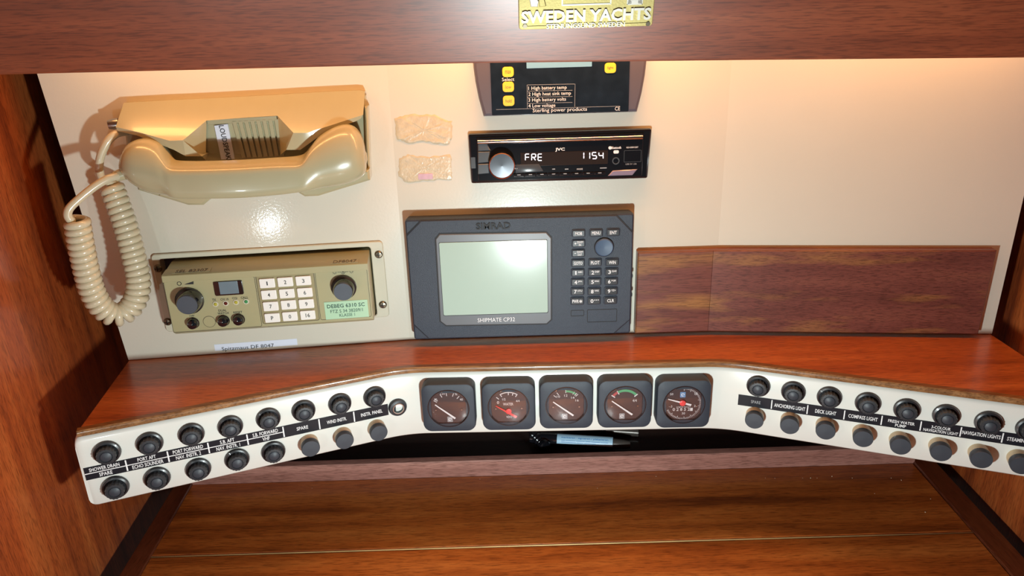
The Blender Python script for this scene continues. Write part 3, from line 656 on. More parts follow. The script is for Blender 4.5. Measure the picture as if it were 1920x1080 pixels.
mb = MB(); c0 = hs.q(232, 326, .040); c1 = hs.q(216, 331, .042); mb.tube([c0, c1], [.0055, .0046], 14); hs.part('cord_boot', mb, 'phone_cream')

# ------------------------------------------------------------------ coiled cord
cd = Dev('coiled_cord', 'cream coiled telephone cord hanging in a loop beside the cradle', 'cord', FL, 200, 470)
def spline(pts, m):
    P = [np.array(p, float) for p in pts]; out = []
    for i in range(len(P)-1):
        p0, p1, p2, p3 = P[max(i-1, 0)], P[i], P[i+1], P[min(i+2, len(P)-1)]
        for k in range(m):
            t = k/m; out.append(.5*((2*p1)+(-p0+p2)*t+(2*p0-5*p1+4*p2-p3)*t*t+(-p0+3*p1-3*p2+p3)*t**3))
    out.append(P[-1]); return out
coil = [(144, 412, .078), (150, 450, .078), (157, 485, .077), (165, 520, .076), (176, 553, .074), (195, 580, .070), (219, 591, .064), (242, 580, .056), (257, 553, .050), (259, 520, .045), (252, 487, .041), (244, 455, .038), (234, 420, .035), (222, 385, .032), (210, 352, .029)]
cl = spline([cd.q(x, y, n*.8) for x, y, n in coil], 12)
seg = [np.linalg.norm(cl[i+1]-cl[i]) for i in range(len(cl)-1)]; Lc = sum(seg); turns = 38; HR = .0078; WR = .0036
def at(s):
    for i, g in enumerate(seg):
        if s <= g or i == len(seg)-1: return cl[i]+(cl[i+1]-cl[i])*min(1, s/g), (cl[i+1]-cl[i])/g
        s -= g
hel = []; N = turns*14; xr = None
for k in range(N+1):
    p, t = at(Lc*k/N); b = np.array([0, 0, 1.0]); x = b-t*b.dot(t); x /= np.linalg.norm(x); y = np.cross(t, x)
    if xr is None: xr = 1
    a = 2*math.pi*turns*k/N+2.2; hel.append(p+HR*(math.cos(a)*x+math.sin(a)*y))
t1 = spline([cd.q(p[0], p[1], p[2]*.8-.001) for p in ((226, 329, .053), (205, 334, .062), (180, 348, .070), (152, 370, .078), (131, 390, .084), (127, 404, .086), (134, 415, .085))], 5)
e0 = cl[-1]
t2 = spline([hel[-1], cd.q(196, 338, .030), cd.q(187, 322, .030), cd.q(188, 296, .031), cd.q(200, 268, .030), cd.q(216, 252, .026), cd.q(236, 247, .018)], 5)
path = t1[:-1]+[(t1[-1]+hel[0])/2]+hel+t2[1:]
mb = MB(); mb.tube(path, WR, 10); cd.part('cord', mb.mesh('cord', 75), 'cord_cream')

# ================================================================== VHF radio set
rd = Dev('marine_radio', 'tan marine radio set with number keypad in a cream mounting plate', 'radio', FL, 505, 545)
q = rd.q
mb = MB(); po = rd.rect(((281, 477), (717.6, 453), (730, 592), (312.5, 625)), .003); ho = rd.rect(((297, 484), (696, 462), (706, 588), (328, 618)), .0)
o = rrect(*po, .004, 4)
def ring_plate(outer, hole, n0, n1, b):
    m = MB(); ro = rrect(*outer, .004, 4); ri = rrect(*hole, .003, 4)
    m.loft([[(x, y, n0) for x, y in ri], [(x, y, n0) for x, y in ro], [(x, y, n1-b) for x, y in ro], [(x, y, n1) for x, y in inset(ro, b)], [(x, y, n1) for x, y in inset(ri, -b)], [(x, y, n1-b) for x, y in ri], [(x, y, n0) for x, y in ri]], cap0=False, cap1=False); return m
rd.part('mounting_plate', ring_plate(po, ho, 0, .003, .0008), 'plate_cream')
RF = .033
fx = rd.rect(((303, 514.6), (690.5, 494), (699, 602), (327, 633)), RF)
u0, u1, v0, v1 = fx
# body: front face with a brow and a sloping top running back through the plate
prof = [(v0, -.02), (v0, RF-.006), (v0+.004, RF), (v1-.0075, RF), (v1-.0070, RF+.0012), (v1-.0008, RF+.0012), (v1, RF), (v1+0.0017, RF-.0125), (v1+0.0011, RF-.0135), (v1+0.0040, .003), (v1+0.0040, -.02)]
mb = MB(); mb.loft([[(u, v, n) for v, n in prof] for u in (u0, u0+.0012, u1-.0012, u1)]); rd.part('body', mb.mesh('body', 25), 'radio_tan')
for (x, y) in ((296.4, 503), (710, 477), (718, 571), (314.5, 603)):
    c = q(x, y, .003); mb = MB(); mb.lathe([(.0041, 0), (.0041, .0008), (.0030, .0022), (.0006, .0026)], (c[0], c[1], .003), 16); s = rd.part('screw', mb, 'screw_dark')
    mb = MB(); bar(mb, c+[-.0026, 0, 0], c+[.0026, 0, 0], .0008, .0050, .0058); bar(mb, c+[0, -.0026, 0], c+[0, .0026, 0], .0008, .0050, .0058); obj('cross_slot', mb, 'groove_black', s)
# left face panel and fields
def field(pts, n, th, r, material, name, b=.0004):
    a = rd.rect(pts, n); mb = MB(); mb.rbox(*a, n-.0005, n+th, r, b); return rd.part(name, mb, material)
def frame_line(dev, pts, n, wdt, material, name, r=.002, parent=None):
    a = dev.rect(pts, n); ro = rrect(*a, r, 4); ri = inset(ro, wdt)
    m = MB(); m.loft([[(x, y, n) for x, y in ri], [(x, y, n) for x, y in ro], [(x, y, n+.0003) for x, y in ro], [(x, y, n+.0003) for x, y in ri], [(x, y, n) for x, y in ri]], cap0=False, cap1=False)
    return dev.part(name, m, material, parent)
frame_line(rd, ((306, 528), (478, 518), (491, 612), (325, 624)), RF, .0004, 'print_dim', 'panel_line')
frame_line(rd, ((590, 509.5), (689, 503), (696, 594), (601, 600)), RF, .0004, 'print_dim', 'panel_line')
kp = field(((480, 517.5), (588, 509.5), (599, 599), (493, 608)), RF, .0002, .0015, 'radio_keypad', 'keypad')
frame_line(rd, ((479.5, 517), (588.5, 509), (599.5, 599.5), (492.5, 608.5)), RF, .0005, 'print_dim', 'panel_line')
def rx(x): return 280+x/4.154
def ry(y): return 440+y/4.154
keys = 'row'
for r_, row in enumerate((((917, 380, '1'), (1058, 370, '2'), (1199, 360, '3')), ((931, 470, '4'), (1071, 460, '5'), (1211, 452, '6')), ((945, 560, '7'), (1084, 548, '8'), (1223, 540, '9')), ((957, 650, 'P'), (1095, 638, '0'), (1234, 628, '16')))):
    for x, y, t in row:
        n = RF+.0022; c = q(rx(x), ry(y), n); c[2] = 0; w_, h_ = .0073, .0048
        mb = MB(); mb.rbox(-w_, w_, -h_, h_, RF, n, .001, .0005); kk = rd.part('key', mb, 'key_white', None, tuple(c))
        rd.text(t, rx(x), ry(y), {'16': 8, '1': 2.2}.get(t, 4.5), 7.2, n, 'print_black', kk, bold=.01)
def knob(dev, sk, sr, cp, cr, nface, nbase, label):
    c = dev.q(*sk, nbase); r = dev.rad(*sk, sr, nbase); m = MB(); m.lathe([(r, 0), (r*.99, .003), (r*.86, .0045)], (c[0], c[1], nbase), 28); s = dev.part('knob_skirt', m, 'black_satin')
    c2 = dev.q(*cp, nface); r2 = dev.rad(*cp, cr, nface); h = nface-nbase
    m = MB(); m.lathe([(r2*1.08, .002), (r2*1.02, h-.002), (r2*.93, h)], (c[0]*.35+c2[0]*.65, c[1]*.35+c2[1]*.65, nbase), 36); k_ = dev.part('knob', m, 'black_gloss')
    m = MB(); m.lathe([(r2*.95, 0), (r2*.90, .0008)], (c[0]*.35+c2[0]*.65, c[1]*.35+c2[1]*.65, nface-.0003), 32); dev.part('knob_face', m, 'knob_face', k_)
knob(rd, (356, 563), 27, (352.7, 571), 21, RF+.016, RF, '')
knob(rd, (645, 538), 24, (644, 547), 19, RF+.015, RF, '')
field(((399.6, 528.3), (455, 524.5), (456.5, 551), (404, 555)), RF, .0012, .0015, 'black_gloss', 'display_window')
field(((410, 529), (445.5, 526.5), (447.5, 549.5), (412.5, 552.5)), RF+.0012, .0002, .0003, 'lcd_grey', 'display', .0001)
for (x, y, mm) in ((404.5, 570, 'led_yellow'), (423.7, 568.3, 'led_red'), (443, 566.4, 'led_yellow'), (461.8, 565, 'led_green')):
    c = q(x, y, RF); m = MB(); m.lathe([(.0028, 0), (.0027, .0008), (.0019, .0008)], (c[0], c[1], RF), 18); s = rd.part('light_collar', m, 'plate_cream'); m = MB(); m.lathe([(.0018, 0), (.0017, .0009), (.0009, .0014)], (c[0], c[1], RF+.0004), 14); rd.part('indicator_light', m, mm, s)
for (x, y) in ((363, 605), (420, 600.5), (448.5, 598)):
    c = q(x, y, RF); m = MB(); m.lathe([(.0056, 0), (.0058, .0012), (.0052, .0018), (.0050, .0055), (.0042, .0068), (.0020, .0076), (.0003, .0078)], (c[0], c[1], RF), 24); rd.part('push_button', m, 'black_gloss')
c = q(392.7, 603, RF); m = MB(); m.lathe([(.0057, 0), (.0056, .0003)], (c[0], c[1], RF), 24); rd.part('blanking_disc', m, 'radio_tan')
m = MB(); arc(m, c, .0056, .0060, 0, 360, RF, 28); rd.part('panel_line', m, 'print_dim')
for t, x, y, w_, h_ in (('TX', 505, 508, 30, 17), ('CH 16', 585, 503, 64, 17), ('CQ', 665, 495, 40, 17), ('CALL', 741, 490, 58, 17), ('1W', 333, 632, 37, 15), ('DUAL', 570, 590, 64, 17), ('WATCH', 575, 612, 86, 17), ('RESET', 690, 605, 70, 17)):
    rd.text(t, rx(x), ry(y), w_/4.154, h_/4.154, RF+.0001, 'print_black', bold=.008)
m = MB(); c = q(rx(233), ry(381), RF); arc(m, c, .0016, .0021, 0, 360, RF, 20); a, b, e = q(rx(275), ry(388), RF), q(rx(345), ry(386), RF), q(rx(345), ry(362), RF); m.quad(a+[0, 0, .0002], b+[0, 0, .0002], e+[0, 0, .0002], a+[0, .0002, .0002]); rd.part('volume_mark', m, 'print_black')
m = MB(); c = q(rx(1508), ry(290), RF); arc(m, c, .0017, .0021, 0, 360, RF, 20); arc(m, c, .0001, .0008, 0, 360, RF, 10)
for s in (-1, 1):
    for k_ in range(8): tick(m, (c[0]+s*.0082, c[1]), k_*45, .0008, .0021, .0003, RF)
    bar(m, (c[0]+s*.0024, c[1]), (c[0]+s*.0052, c[1]), .0003, RF, RF+.0002)
rd.part('dimmer_mark', m, 'print_black')
lb = field(((607.4, 566.8), (689, 561.4), (691.6, 594), (611, 599)), RF+.0002, .0003, .0003, 'label_green', 'type_label', .0001)
rd.text('DEBEG 6310 SC', 648.5, 572.6, 71, 7, RF+.0006, 'print_green', lb, bold=.012); rd.text('FTZ S 34 38209/1', 650, 582.4, 61, 6, RF+.0006, 'print_green', lb); rd.text('KLASSE 1', 651, 590.2, 29, 5.5, RF+.0006, 'print_green', lb)
# embossed tape on the brow top
def brow(txt, xa, xb, lab):
    ua, ub = q(xa, 505, RF-.004)[0], q(xb, 505, RF-.004)[0]; P = lambda u, t: np.array([u, v1+.0003+0.0016*t, RF-.0008-.0112*t])
    m = MB(); A = [P(ua, .05), P(ub, .05), P(ub, .8), P(ua, .8)]; m.box8(A, [p+np.array([0, .0003, 0]) for p in A]); s = rd.part('tape_label', m, 'radio_tan')
    me = textmesh(txt); xs = [v.co.x for v in me.vertices]; ys = [v.co.y for v in me.vertices]
    for v in me.vertices:
        a = (v.co.x-min(xs))/(max(xs)-min(xs)); b = (v.co.y-min(ys))/(max(ys)-min(ys)); z = v.co.z; v.co = Vector(P(ua+(ub-ua)*(.08+.84*a), .12+.55*b)+np.array([0, .0004 if z < 0 else .00055, 0]))
    obj('lettering', me, 'print_dim', s)
brow('SEL 82307', 322, 394, ''); brow('DF8047', 622, 674, '')
# name tape under the set
tp = Dev('name_tape', 'pale tape lettered Spitzmaus DF 8047 on the white panel', 'label', FL, 478, 648)
mb = MB(); mb.rbox(*tp.rect(((402, 647), (556, 634), (558, 645.5), (403, 659)), .0002), 0, .0003); tp.part('tape', mb, 'label_white')
tp.text('Spitzmaus DF 8047', 465, 652, 99, 9, .0004, 'print_black')

# ================================================================== chart plotter
pt_ = Dev('chart_plotter', 'dark blue-grey chart plotter with pale screen and keypad', 'chart plotter', FC, 975, 520)
q = pt_.q; PN = .021
fx = pt_.rect(((758, 411), (1190, 402), (1183, 628), (775, 637)), PN); u0, u1, v0, v1 = fx
mb = MB(); mb.prism(rrect(u0, u1, v0, v1, .003, 4), [(0, .001), (PN-.006, 0), (PN-.0022, .0006), (PN-.0014, .002)]); pt_.part('body', mb, 'plotter_body')
cc = [(789, 411.5), (1156, 404), (1189, 436), (1181.5, 599), (1151, 628), (804, 635), (773.5, 609), (760, 442)]
co = pt_.outline(cc, PN); fo = [(min(max(x, u0+.0012), u1-.0012), min(max(y, v0+.0012), v1-.0012)) for x, y in co]
mb = MB(); mb.prism(fo, [(PN-.003, 0), (PN-.0006, 0), (PN, .0008)]); pt_.part('front_plate', mb, 'plotter_body')
for a, b in ((0, 7), (1, 2), (3, 4), (5, 6)):
    gm = MB(); bar(gm, fo[a], fo[b], .0012, PN-.0014, PN-.0006); pt_.part('corner_shadow_gap', gm, 'groove_black')  # black strip painted in for the shade in each corner gap
oc = [(823.5, 437), (1025, 433.5), (1035.5, 445), (1035.5, 599), (1026, 608), (836, 611.5), (824, 602.5), (815, 447.5)]
bo = pt_.outline(oc, PN); bi = inset(bo, .0012)
mb = MB(); mb.prism(bo, [(PN-.002, 0), (PN+.0004, 0)]); pt_.part('bezel_groove', mb, 'groove_black')
mb = MB(); mb.prism(bi, [(PN-.002, 0), (PN+.0008, 0), (PN+.0014, .0006)]); bz = pt_.part('screen_bezel', mb, 'plotter_bezel')
SR = pt_.rect(((823, 454), (1026, 450.5), (1027, 586), (832, 591)), PN+.0014)
mb = MB(); mb.rbox(SR[0]-.0004, SR[1]+.0004, SR[2]-.0006, SR[3]+.0004, PN+.0010, PN+.0016, .0015); pt_.part('screen_shadow_line', mb, 'groove_black', bz)  # black edge put in for the shadow line along the recessed screen
mb = MB(); mb.rbox(*SR, PN+.0012, PN+.0019, .0015, .0002); pt_.part('screen', mb, 'lcd_plotter', bz)
pt_.text('SHIPMATE CP32', 930.5, 599.5, 70, 7.5, PN+.0015, 'print_white', bz)
pt_.text('SIMRAD', 925, 423.5, 65, 12.5, PN, 'groove_black', bold=.03, thick=.0010)
def pkey(cx, cy, txt, w_=26, h_=15.5, sub=None):
    a = pt_.crect(cx, cy, w_, h_, PN+.002); c = ((a[0]+a[1])/2, (a[2]+a[3])/2, 0); hw, hh_ = (a[1]-a[0])/2, (a[3]-a[2])/2
    m = MB(); m.rbox(-hw, hw, -hh_, hh_, PN-.0005, PN+.0012, .0018, .0008); k_ = pt_.part('key', m, 'plotter_body', None, c)
    m = MB(); m.rbox(-hw*.86, hw*.86, -hh_*.76, hh_*.76, PN, PN+.0022, .0012, .0004); cap_ = obj('key_cap', m, 'black_satin', k_, (c[0], c[1], 0))
    n = PN+.0022
    if isinstance(txt, list):
        for t, dx, dy, tw, th in txt: pt_.text(t, cx+dx, cy+dy, tw, th, n, 'print_white', k_, bold=.015)
    else: pt_.text(txt, cx, cy, {3: 13, 4: 16}.get(len(txt), 14), 6, n, 'print_white', k_, bold=.015)
for x, y, t in ((1085, 438, 'MOB'), (1118, 437, 'MENU'), (1150, 436, 'ENT'), (1084, 493.5, 'GOTO'), (1116, 492.5, 'PLOT'), (1148, 492, 'WIN'), (1145, 563.7, 'CLR')): pkey(x, y, t)
pkey(1085, 456.7, [('+', -6, 0, 4, 4), ('ZOOM', 2.5, -2.6, 11, 4), ('IN', 2.5, 2.6, 4, 4)]); pkey(1084.5, 475, [('-', -6, 0, 3, 1), ('ZOOM', 2.5, -2.6, 11, 4), ('OUT', 2.5, 2.6, 8, 4)])
for x, y, a, b in ((1083.7, 511.7, '1', 'ABC'), (1115.5, 511, '2', 'DEF'), (1147, 510, '3', 'GHI'), (1083.5, 529.5, '4', 'JKL'), (1115, 528.7, '5', 'MNO'), (1146.5, 528, '6', 'PQR'), (1083, 547, '7', 'STU'), (1114.5, 546.7, '8', 'VWX'), (1146, 546, '9', 'YZ+')):
    pkey(x, y, [(a, -4, 0, 2.4 if a == '1' else 5, 7), (b, 4.2, -1.6, 8.5, 3.4)])
pkey(1082.7, 565, [('PWR', -3.6, 0, 12, 6), ('*', 6.2, 0, 6, 6)]); pkey(1114, 564.5, [('0', -4, 0, 5.5, 7), ('...', 4.5, -2, 9, 1.6)])
c = q(1133, 464, PN+.002); r = pt_.rad(1133, 464, 18, PN); m = MB(); m.lathe([(r*1.04, 0), (r*1.04, .0010), (r*.97, .0014)], (c[0], c[1], PN-.0003), 36); k_ = pt_.part('cursor_ring', m, 'groove_black')
m = MB(); m.lathe([(r*.97, 0), (r*.95, .0022), (r*.85, .0030), (r*.4, .0022), (.0002, .0020)], (c[0], c[1], PN), 36); pt_.part('cursor_pad', m, 'plotter_knob')
frame_line(pt_, ((1070, 581.5), (1095.5, 581), (1095, 592.5), (1070, 593)), PN, .0007, 'groove_black', 'sensor_outline', .0012)
frame_line(pt_, ((1100.5, 580), (1157.5, 579), (1156.5, 603), (1101, 604.5)), PN, .0007, 'groove_black', 'cover_outline', .0012)
for y, x in ((516, 1187.5), (551, 1186)):
    c = q(x, y, .012); m = MB(); m.rbox(u1-.001, u1+.0014, c[1]-.002, c[1]+.002, .009, .014, .0006); pt_.part('side_clip', m, 'black_satin')

# ================================================================== car radio
jr = Dev('car_radio', 'glossy black car radio with round silver knob and lit display', 'car radio', FC, 1048, 292)
q = jr.q; JN = .0065
def jx(x): return 850+x/4.8
def jy(y): return 200+y/4.8
def jp(pts, n): return jr.outline([(jx(a), jy(b)) for a, b in pts], n)
o = jp(((130, 245), (1790, 200), (1750, 650), (160, 692)), JN)
us = [p[0] for p in o]; vs = [p[1] for p in o]; vb_, vt_ = (vs[2]+vs[3])/2, (vs[0]+vs[1])/2
def rpoly(pts, r, seg=4):
    out = []; n = len(pts)
    for i in range(n):
        p, c_, s = np.array(pts[i-1]), np.array(pts[i]), np.array(pts[(i+1) % n]); a = c_+(p-c_)/np.linalg.norm(p-c_)*r; b = c_+(s-c_)/np.linalg.norm(s-c_)*r
        for k in range(seg+1): t = k/seg; out.append(tuple(a*(1-t)**2+2*c_*t*(1-t)+b*t*t))
    return out
trap = [(us[3], vb_), (us[2], vb_), (us[1], vt_), (us[0], vt_)]
to = rpoly(trap, .0025)
mb = MB(); mb.prism(to, [(0, 0), (JN-.002, 0), (JN-.0006, .0006), (JN, .002)]); jr.part('trim_frame', mb, 'black_gloss')
fa = jr.rect([(jx(a), jy(b)) for a, b in ((212, 272), (1716, 240), (1690, 628), (222, 665))], JN); u0, u1, v0, v1 = fa
mb = MB(); mb.rbox(u0, u1, v0, v1, JN-.001, JN+.002, .0015, .0006); jr.part('face_plate', mb, 'black_gloss')
cv = q(jx(900), jy(305), JN+.003)[1]
mb = MB(); mb.tube([(u0+.001, cv+.0006, JN+.002), (u1-.001, cv+.0006, JN+.002)], .0022, 12); jr.part('disc_slot_bar', mb, 'chrome')
dsp = jr.rect([(jx(a), jy(b)) for a, b in ((600, 412), (1395, 398), (1385, 520), (610, 532))], JN+.002)
mb = MB(); mb.rbox(*dsp, JN+.0015, JN+.0024, .0005, .0002); ds = jr.part('display', mb, 'display_black')
# segmented characters
SEG = {'a': ((0, 2), (1, 2)), 'b': ((1, 2), (1, 1)), 'c': ((1, 1), (1, 0)), 'd': ((0, 0), (1, 0)), 'e': ((0, 0), (0, 1)), 'f': ((0, 1), (0, 2)), 'g': ((0, 1), (1, 1)), 'r': ((.4, 1), (1, 0))}
CH = {'F': 'aefg', 'R': 'abefgr', 'E': 'adefg', '1': 'bc', '5': 'acdfg', '4': 'bcfg'}
def segs(txt, x0, y0, cw, adv, h):
    m = MB()
    for i, ch in enumerate(txt):
        xo = x0+i*adv
        for s in CH[ch]:
            (ax, ay), (bx_, by) = SEG[s]; p = q(jx(xo+ax*cw), jy(y0-ay*h/2), JN+.0025); r_ = q(jx(xo+bx_*cw), jy(y0-by*h/2), JN+.0025); d_ = (r_-p)*.08
            bar(m, p+d_, r_-d_, .00085, JN+.0025, JN+.0027)
    jr.part('display_text', m, 'display_glow', ds)
segs('FRE', 648, 484, 36, 57, 58); segs('11', 1130, 468, 44, 54, 56); segs('54', 1250, 468, 38, 60, 56)
def jt(t, x, y, w_, h_, m='print_white', bold=0.0, n=JN+.0022, shear=0): return jr.text(t, jx(x), jy(y), w_/4.8, h_/4.8, n, m, bold=bold, shear=shear)
jt('JVC', 960, 387, 86, 34, bold=.03); jt('Bluetooth', 1466, 369, 88, 22, bold=.02); jt('KD-DB912BT', 1612, 366, 106, 14)
m = MB(); c = q(jx(1410), jy(371), JN+.002); m.lathe([(.0016, 0), (.0016, .0002)], (c[0], c[1], JN+.002), 14); jr.part('emblem', m, 'print_white')
m = MB(); a = jr.crect(jx(1465), jy(407), 10, 6, JN+.002); m.rbox(*a, JN+.002, JN+.0022, .0012); jr.part('emblem', m, 'print_white')
jt('BAND', 572, 556, 40, 13); jt('MODE', 1138, 562, 52, 13); jt('USB 5V 1.5A', 1600, 516, 100, 14, 'print_grey'); jt('Amazon', 268, 358, 64, 18, 'print_grey') if 0 else None
for x, w_ in ((672, 12), (788, 12), (903, 26), (1020, 32), (1350, 60)):
    m = MB(); a = jr.crect(jx(x), jy(562 if x < 1300 else 552), w_/4.8, 1.6, JN+.0022); m.rbox(*a, JN+.002, JN+.0022); jr.part('key_mark', m, 'print_grey')
for k_ in range(8):
    x = 590+k_*104; mb = MB(); a = jr.crect(jx(x), jy(617-k_*2.5), 98/4.8, 26/4.8, JN+.003); mb.rbox(*a, JN+.001, JN+.0036, .0004, .0006); jr.part('preset_button', mb, 'black_gloss')
    mb = MB(); a = jr.crect(jx(x), jy(614-k_*2.5), 30/4.8, 1.3, JN+.0037); mb.rbox(*a, JN+.0036, JN+.0038); jr.part('key_mark', mb, 'print_grey')
mb = MB(); mb.prism(jp(((560, 522), (770, 515), (810, 580), (560, 598)), JN+.002), [(JN+.001, 0), (JN+.0024, 0), (JN+.0028, .0006)]); jr.part('band_button', mb, 'jvc_grey')
mb = MB(); mb.prism(jp(((1435, 575), (1655, 562), (1610, 615), (1390, 622)), JN+.002), [(JN+.001, 0), (JN+.0026, 0), (JN+.0032, .0006)]); jr.part('microphone_button', mb, 'button_lilac')
for yy, t in ((355, 'SEARCH'), (437, 'DISP')): pass
for pts in (((222, 330), (300, 325), (335, 395), (222, 400)), ((222, 405), (330, 402), (322, 500), (222, 508)), ((222, 515), (316, 512), (325, 600), (222, 608))):
    mb = MB(); mb.prism(jp(pts, JN+.002), [(JN+.001, 0), (JN+.0024, 0), (JN+.0030, .0006)]); jr.part('side_button', mb, 'jvc_grey')
frame_line(jr, [(jx(a), jy(b)) for a, b in ((1535, 395), (1695, 388), (1688, 495), (1535, 502))], JN+.002, .0004, 'jvc_grey', 'usb_cover', .0006)
m = MB(); c = q(jx(1462), jy(487), JN+.002); m.loft([[(c[0]+r*math.cos(2*math.pi*k/20), c[1]+r*math.sin(2*math.pi*k/20), JN+n) for k in range(20)] for r, n in ((.0036, .0015), (.0036, .0028), (.0026, .0028), (.0024, .0012))]); jr.part('aux_jack', m, 'jvc_grey')
c = q(jx(437), jy(535), JN+.012); r = jr.rad(jx(437), jy(535), 24.5, JN+.012)
m = MB(); m.lathe([(r*1.08, 0), (r*1.06, .003), (r*.98, .009), (r*.97, .0105)], (c[0], c[1], JN), 40); kb = jr.part('volume_knob', m, 'black_gloss')
m = MB(); m.loft([[(c[0]+r*f*math.cos(2*math.pi*k/40), c[1]+r*f*math.sin(2*math.pi*k/40), JN+z) for k in range(40)] for f, z in ((.93, .010), (1.0, .0102), (1.0, .0118), (.93, .0124), (.93, .010))], cap0=False, cap1=False); jr.part('knob_rim', m, 'copper_rim', kb)
m = MB(); m.lathe([(r*.94, 0), (r*.93, .0004), (r*.02, .0009)], (c[0], c[1], JN+.0112), 48); jr.part('knob_face', m, 'spun_metal', kb)
m = MB(); m.rbox(us[0]+.0018, us[0]+.0062, q(jx(180), jy(555), JN)[1], q(jx(180), jy(455), JN)[1], JN-.001, JN+.0004, .0004); jr.part('release_button', m, 'jvc_grey')

# ================================================================== battery monitor
bm_ = Dev('battery_monitor', 'grey battery monitor with yellow buttons tucked under the beam', 'battery monitor', FC, 1049, 190)
q = bm_.q; MN = .009
def mx_(x): return 850+x/4
def my_(y): return y/4
L_ = [(886.5, 100), (887.5, 125), (890.5, 150), (896.5, 182), (904, 219)]; R_ = [(1214, 96), (1213.5, 118), (1210, 145), (1203.5, 178), (1192.5, 210.5)]
lo = bm_.outline(L_, MN); ro = bm_.outline(R_, MN); vb_ = (lo[-1][1]+ro[-1][1])/2; vtop = lo[0][1]; um = (lo[0][0]+ro[0][0])/2
half = [(ro[i][0]-lo[i][0])/2 for i in range(5)]; vv = [(lo[i][1]+ro[i][1])/2 for i in range(5)]; vv[-1] = vb_
ol = [(um+half[i], vv[i]) for i in range(4, -1, -1)]+[(um+half[i], 2*vv[0]-vv[i]) for i in range(1, 5)]
ol = ol+[(2*um-x, y) for x, y in reversed(ol)]
mb = MB(); mb.prism(ol, [(0, 0), (MN-.004, 0), (MN-.001, .001), (MN, .003)]); bm_.part('case', mb.mesh('case', 30), 'monitor_grey')
fr4 = bm_.rect([(mx_(a), my_(b)) for a, b in ((275, 480), (1338, 465), (1300, 838), (290, 866))], MN); fh = fr4[3]-fr4[2]
mb = MB(); mb.rbox(fr4[0], fr4[1], fr4[2], 2*vv[0]-fr4[2], MN-.001, MN+.0008, .001, .0004); bm_.part('face_panel', mb, 'monitor_face')
FN = MN+.0008
sc_ = bm_.rect([(mx_(a), my_(b)) for a, b in ((548, 478), (1040, 466), (1038, 490), (550, 517))], FN)
mb = MB(); mb.rbox(sc_[0], sc_[1], q(1049, 126.5, FN)[1], q(1049, 126.5, FN)[1]+.030, FN-.0003, FN+.0004, .0005); bm_.part('display', mb, 'lcd_blue')
for x, y, t in ((410, 540, 'max'), (412, 652, 'low'), (415, 757, 'hold'), (1178, 510, 'light')):
    a = bm_.crect(mx_(x), my_(y), 21.5, 19.5, FN+.001); mb = MB(); mb.rbox(*a, FN-.0002, FN+.0012, .0028, .0005); k_ = bm_.part('button', mb, 'button_yellow')
    bm_.text(t, mx_(x), my_(y), 11, 6, FN+.0012, 'print_dim', k_)
def mt(t, x0_, x1_, y, h_, m='print_white'): bm_.text(t, mx_((x0_+x1_)/2), my_(y), (x1_-x0_)/4, h_/4, FN+.0001, m)
mt('Select', 365, 457, 595, 26); mt('1 High battery temp', 563, 850, 662, 34); mt('2 High heat sink temp', 563, 882, 706, 34); mt('3 High battery volts', 563, 845, 750, 34); mt('4 Low voltage', 563, 765, 795, 34); mt('Sterling power products', 595, 1002, 827, 36); mt('CE', 1212, 1250, 815, 28)
ln = MB()
def mline(x0_, y0_, x1_, y1_, w_=.0003): bar(ln, q(mx_(x0_), my_(y0_), FN), q(mx_(x1_), my_(y1_), FN), w_, FN, FN+.0002)
for args in ((553, 637, 913, 630), (553, 637, 555, 812), (913, 630, 910, 800), (555, 684, 893, 677), (555, 730, 893, 723), (555, 776, 893, 768), (322, 822, 1250, 796)): mline(*args)
bm_.part('printed_lines', ln, 'print_grey')

# ================================================================== mahogany cover on the right
cv_ = Dev('wooden_cover', 'two-piece mahogany cover board on the white panel, bent in the middle', 'cover board', FC, 1330, 545)
CN = .0110
a = [tuple(cv_.q(x, y, CN)) for x, y in ((1193.5, 475.5), (1336, 468), (1329, 620.5), (1193.5, 626.5))]
vt_, vb_ = (a[0][1]+a[1][1])/2, (a[2][1]+a[3][1])/2; ul = (a[0][0]+a[3][0])/2; um = (a[1][0]+a[2][0])/2
mb = MB(); b_ = .0012; ub = (BR-FC.O).dot(FC.U)-cv_.o[0]
mb.loft([[(ul, vb_, 0), (ub, vb_, 0), (ub, vt_, 0), (ul, vt_, 0)], [(ul, vb_, CN-b_), (um, vb_, CN-b_), (um, vt_, CN-b_), (ul, vt_, CN-b_)], [(ul+b_, vb_+b_, CN), (um-.0002, vb_+b_, CN), (um-.0002, vt_-b_, CN), (ul+b_, vt_-b_, CN)]]); cv_.part('left_board', mb, 'mahogany_cover')
inv = cv_.root.matrix_world.inverted()
def frp(px=None, py=None, n=0, u=None, v=None):
    if u is None: u, v, _ = FR.uv(px, py, n)
    return np.array(inv @ (FR.mat(u, v, n).to_translation()))
mb = MB(); e1 = FR.uv(1870.5, 467.5, CN); e2 = FR.uv(1834, 630.5, CN); vt2 = vt_+cv_.o[1]; vb2 = vb_+cv_.o[1]
jn = np.array([um, 0, CN]); k0 = np.array([um, vb_, CN-b_]); k1 = np.array([um, vt_, CN-b_])
ue = lambda v: e2[0]+(e1[0]-e2[0])*(v-e2[1])/(e1[1]-e2[1])
mb.loft([[(ub, vb_, 0), frp(n=0, u=ue(vb2), v=vb2), frp(n=0, u=ue(vt2), v=vt2), (ub, vt_, 0)],
         [k0, frp(n=CN-b_, u=ue(vb2), v=vb2), frp(n=CN-b_, u=ue(vt2), v=vt2), k1],
         [k0+[.0002, b_, b_], frp(n=CN, u=ue(vb2)-b_, v=vb2+b_), frp(n=CN, u=ue(vt2)-b_, v=vt2-b_), k1+[.0002, -b_, b_]]])
cv_.part('right_board', mb, 'mahogany_cover')

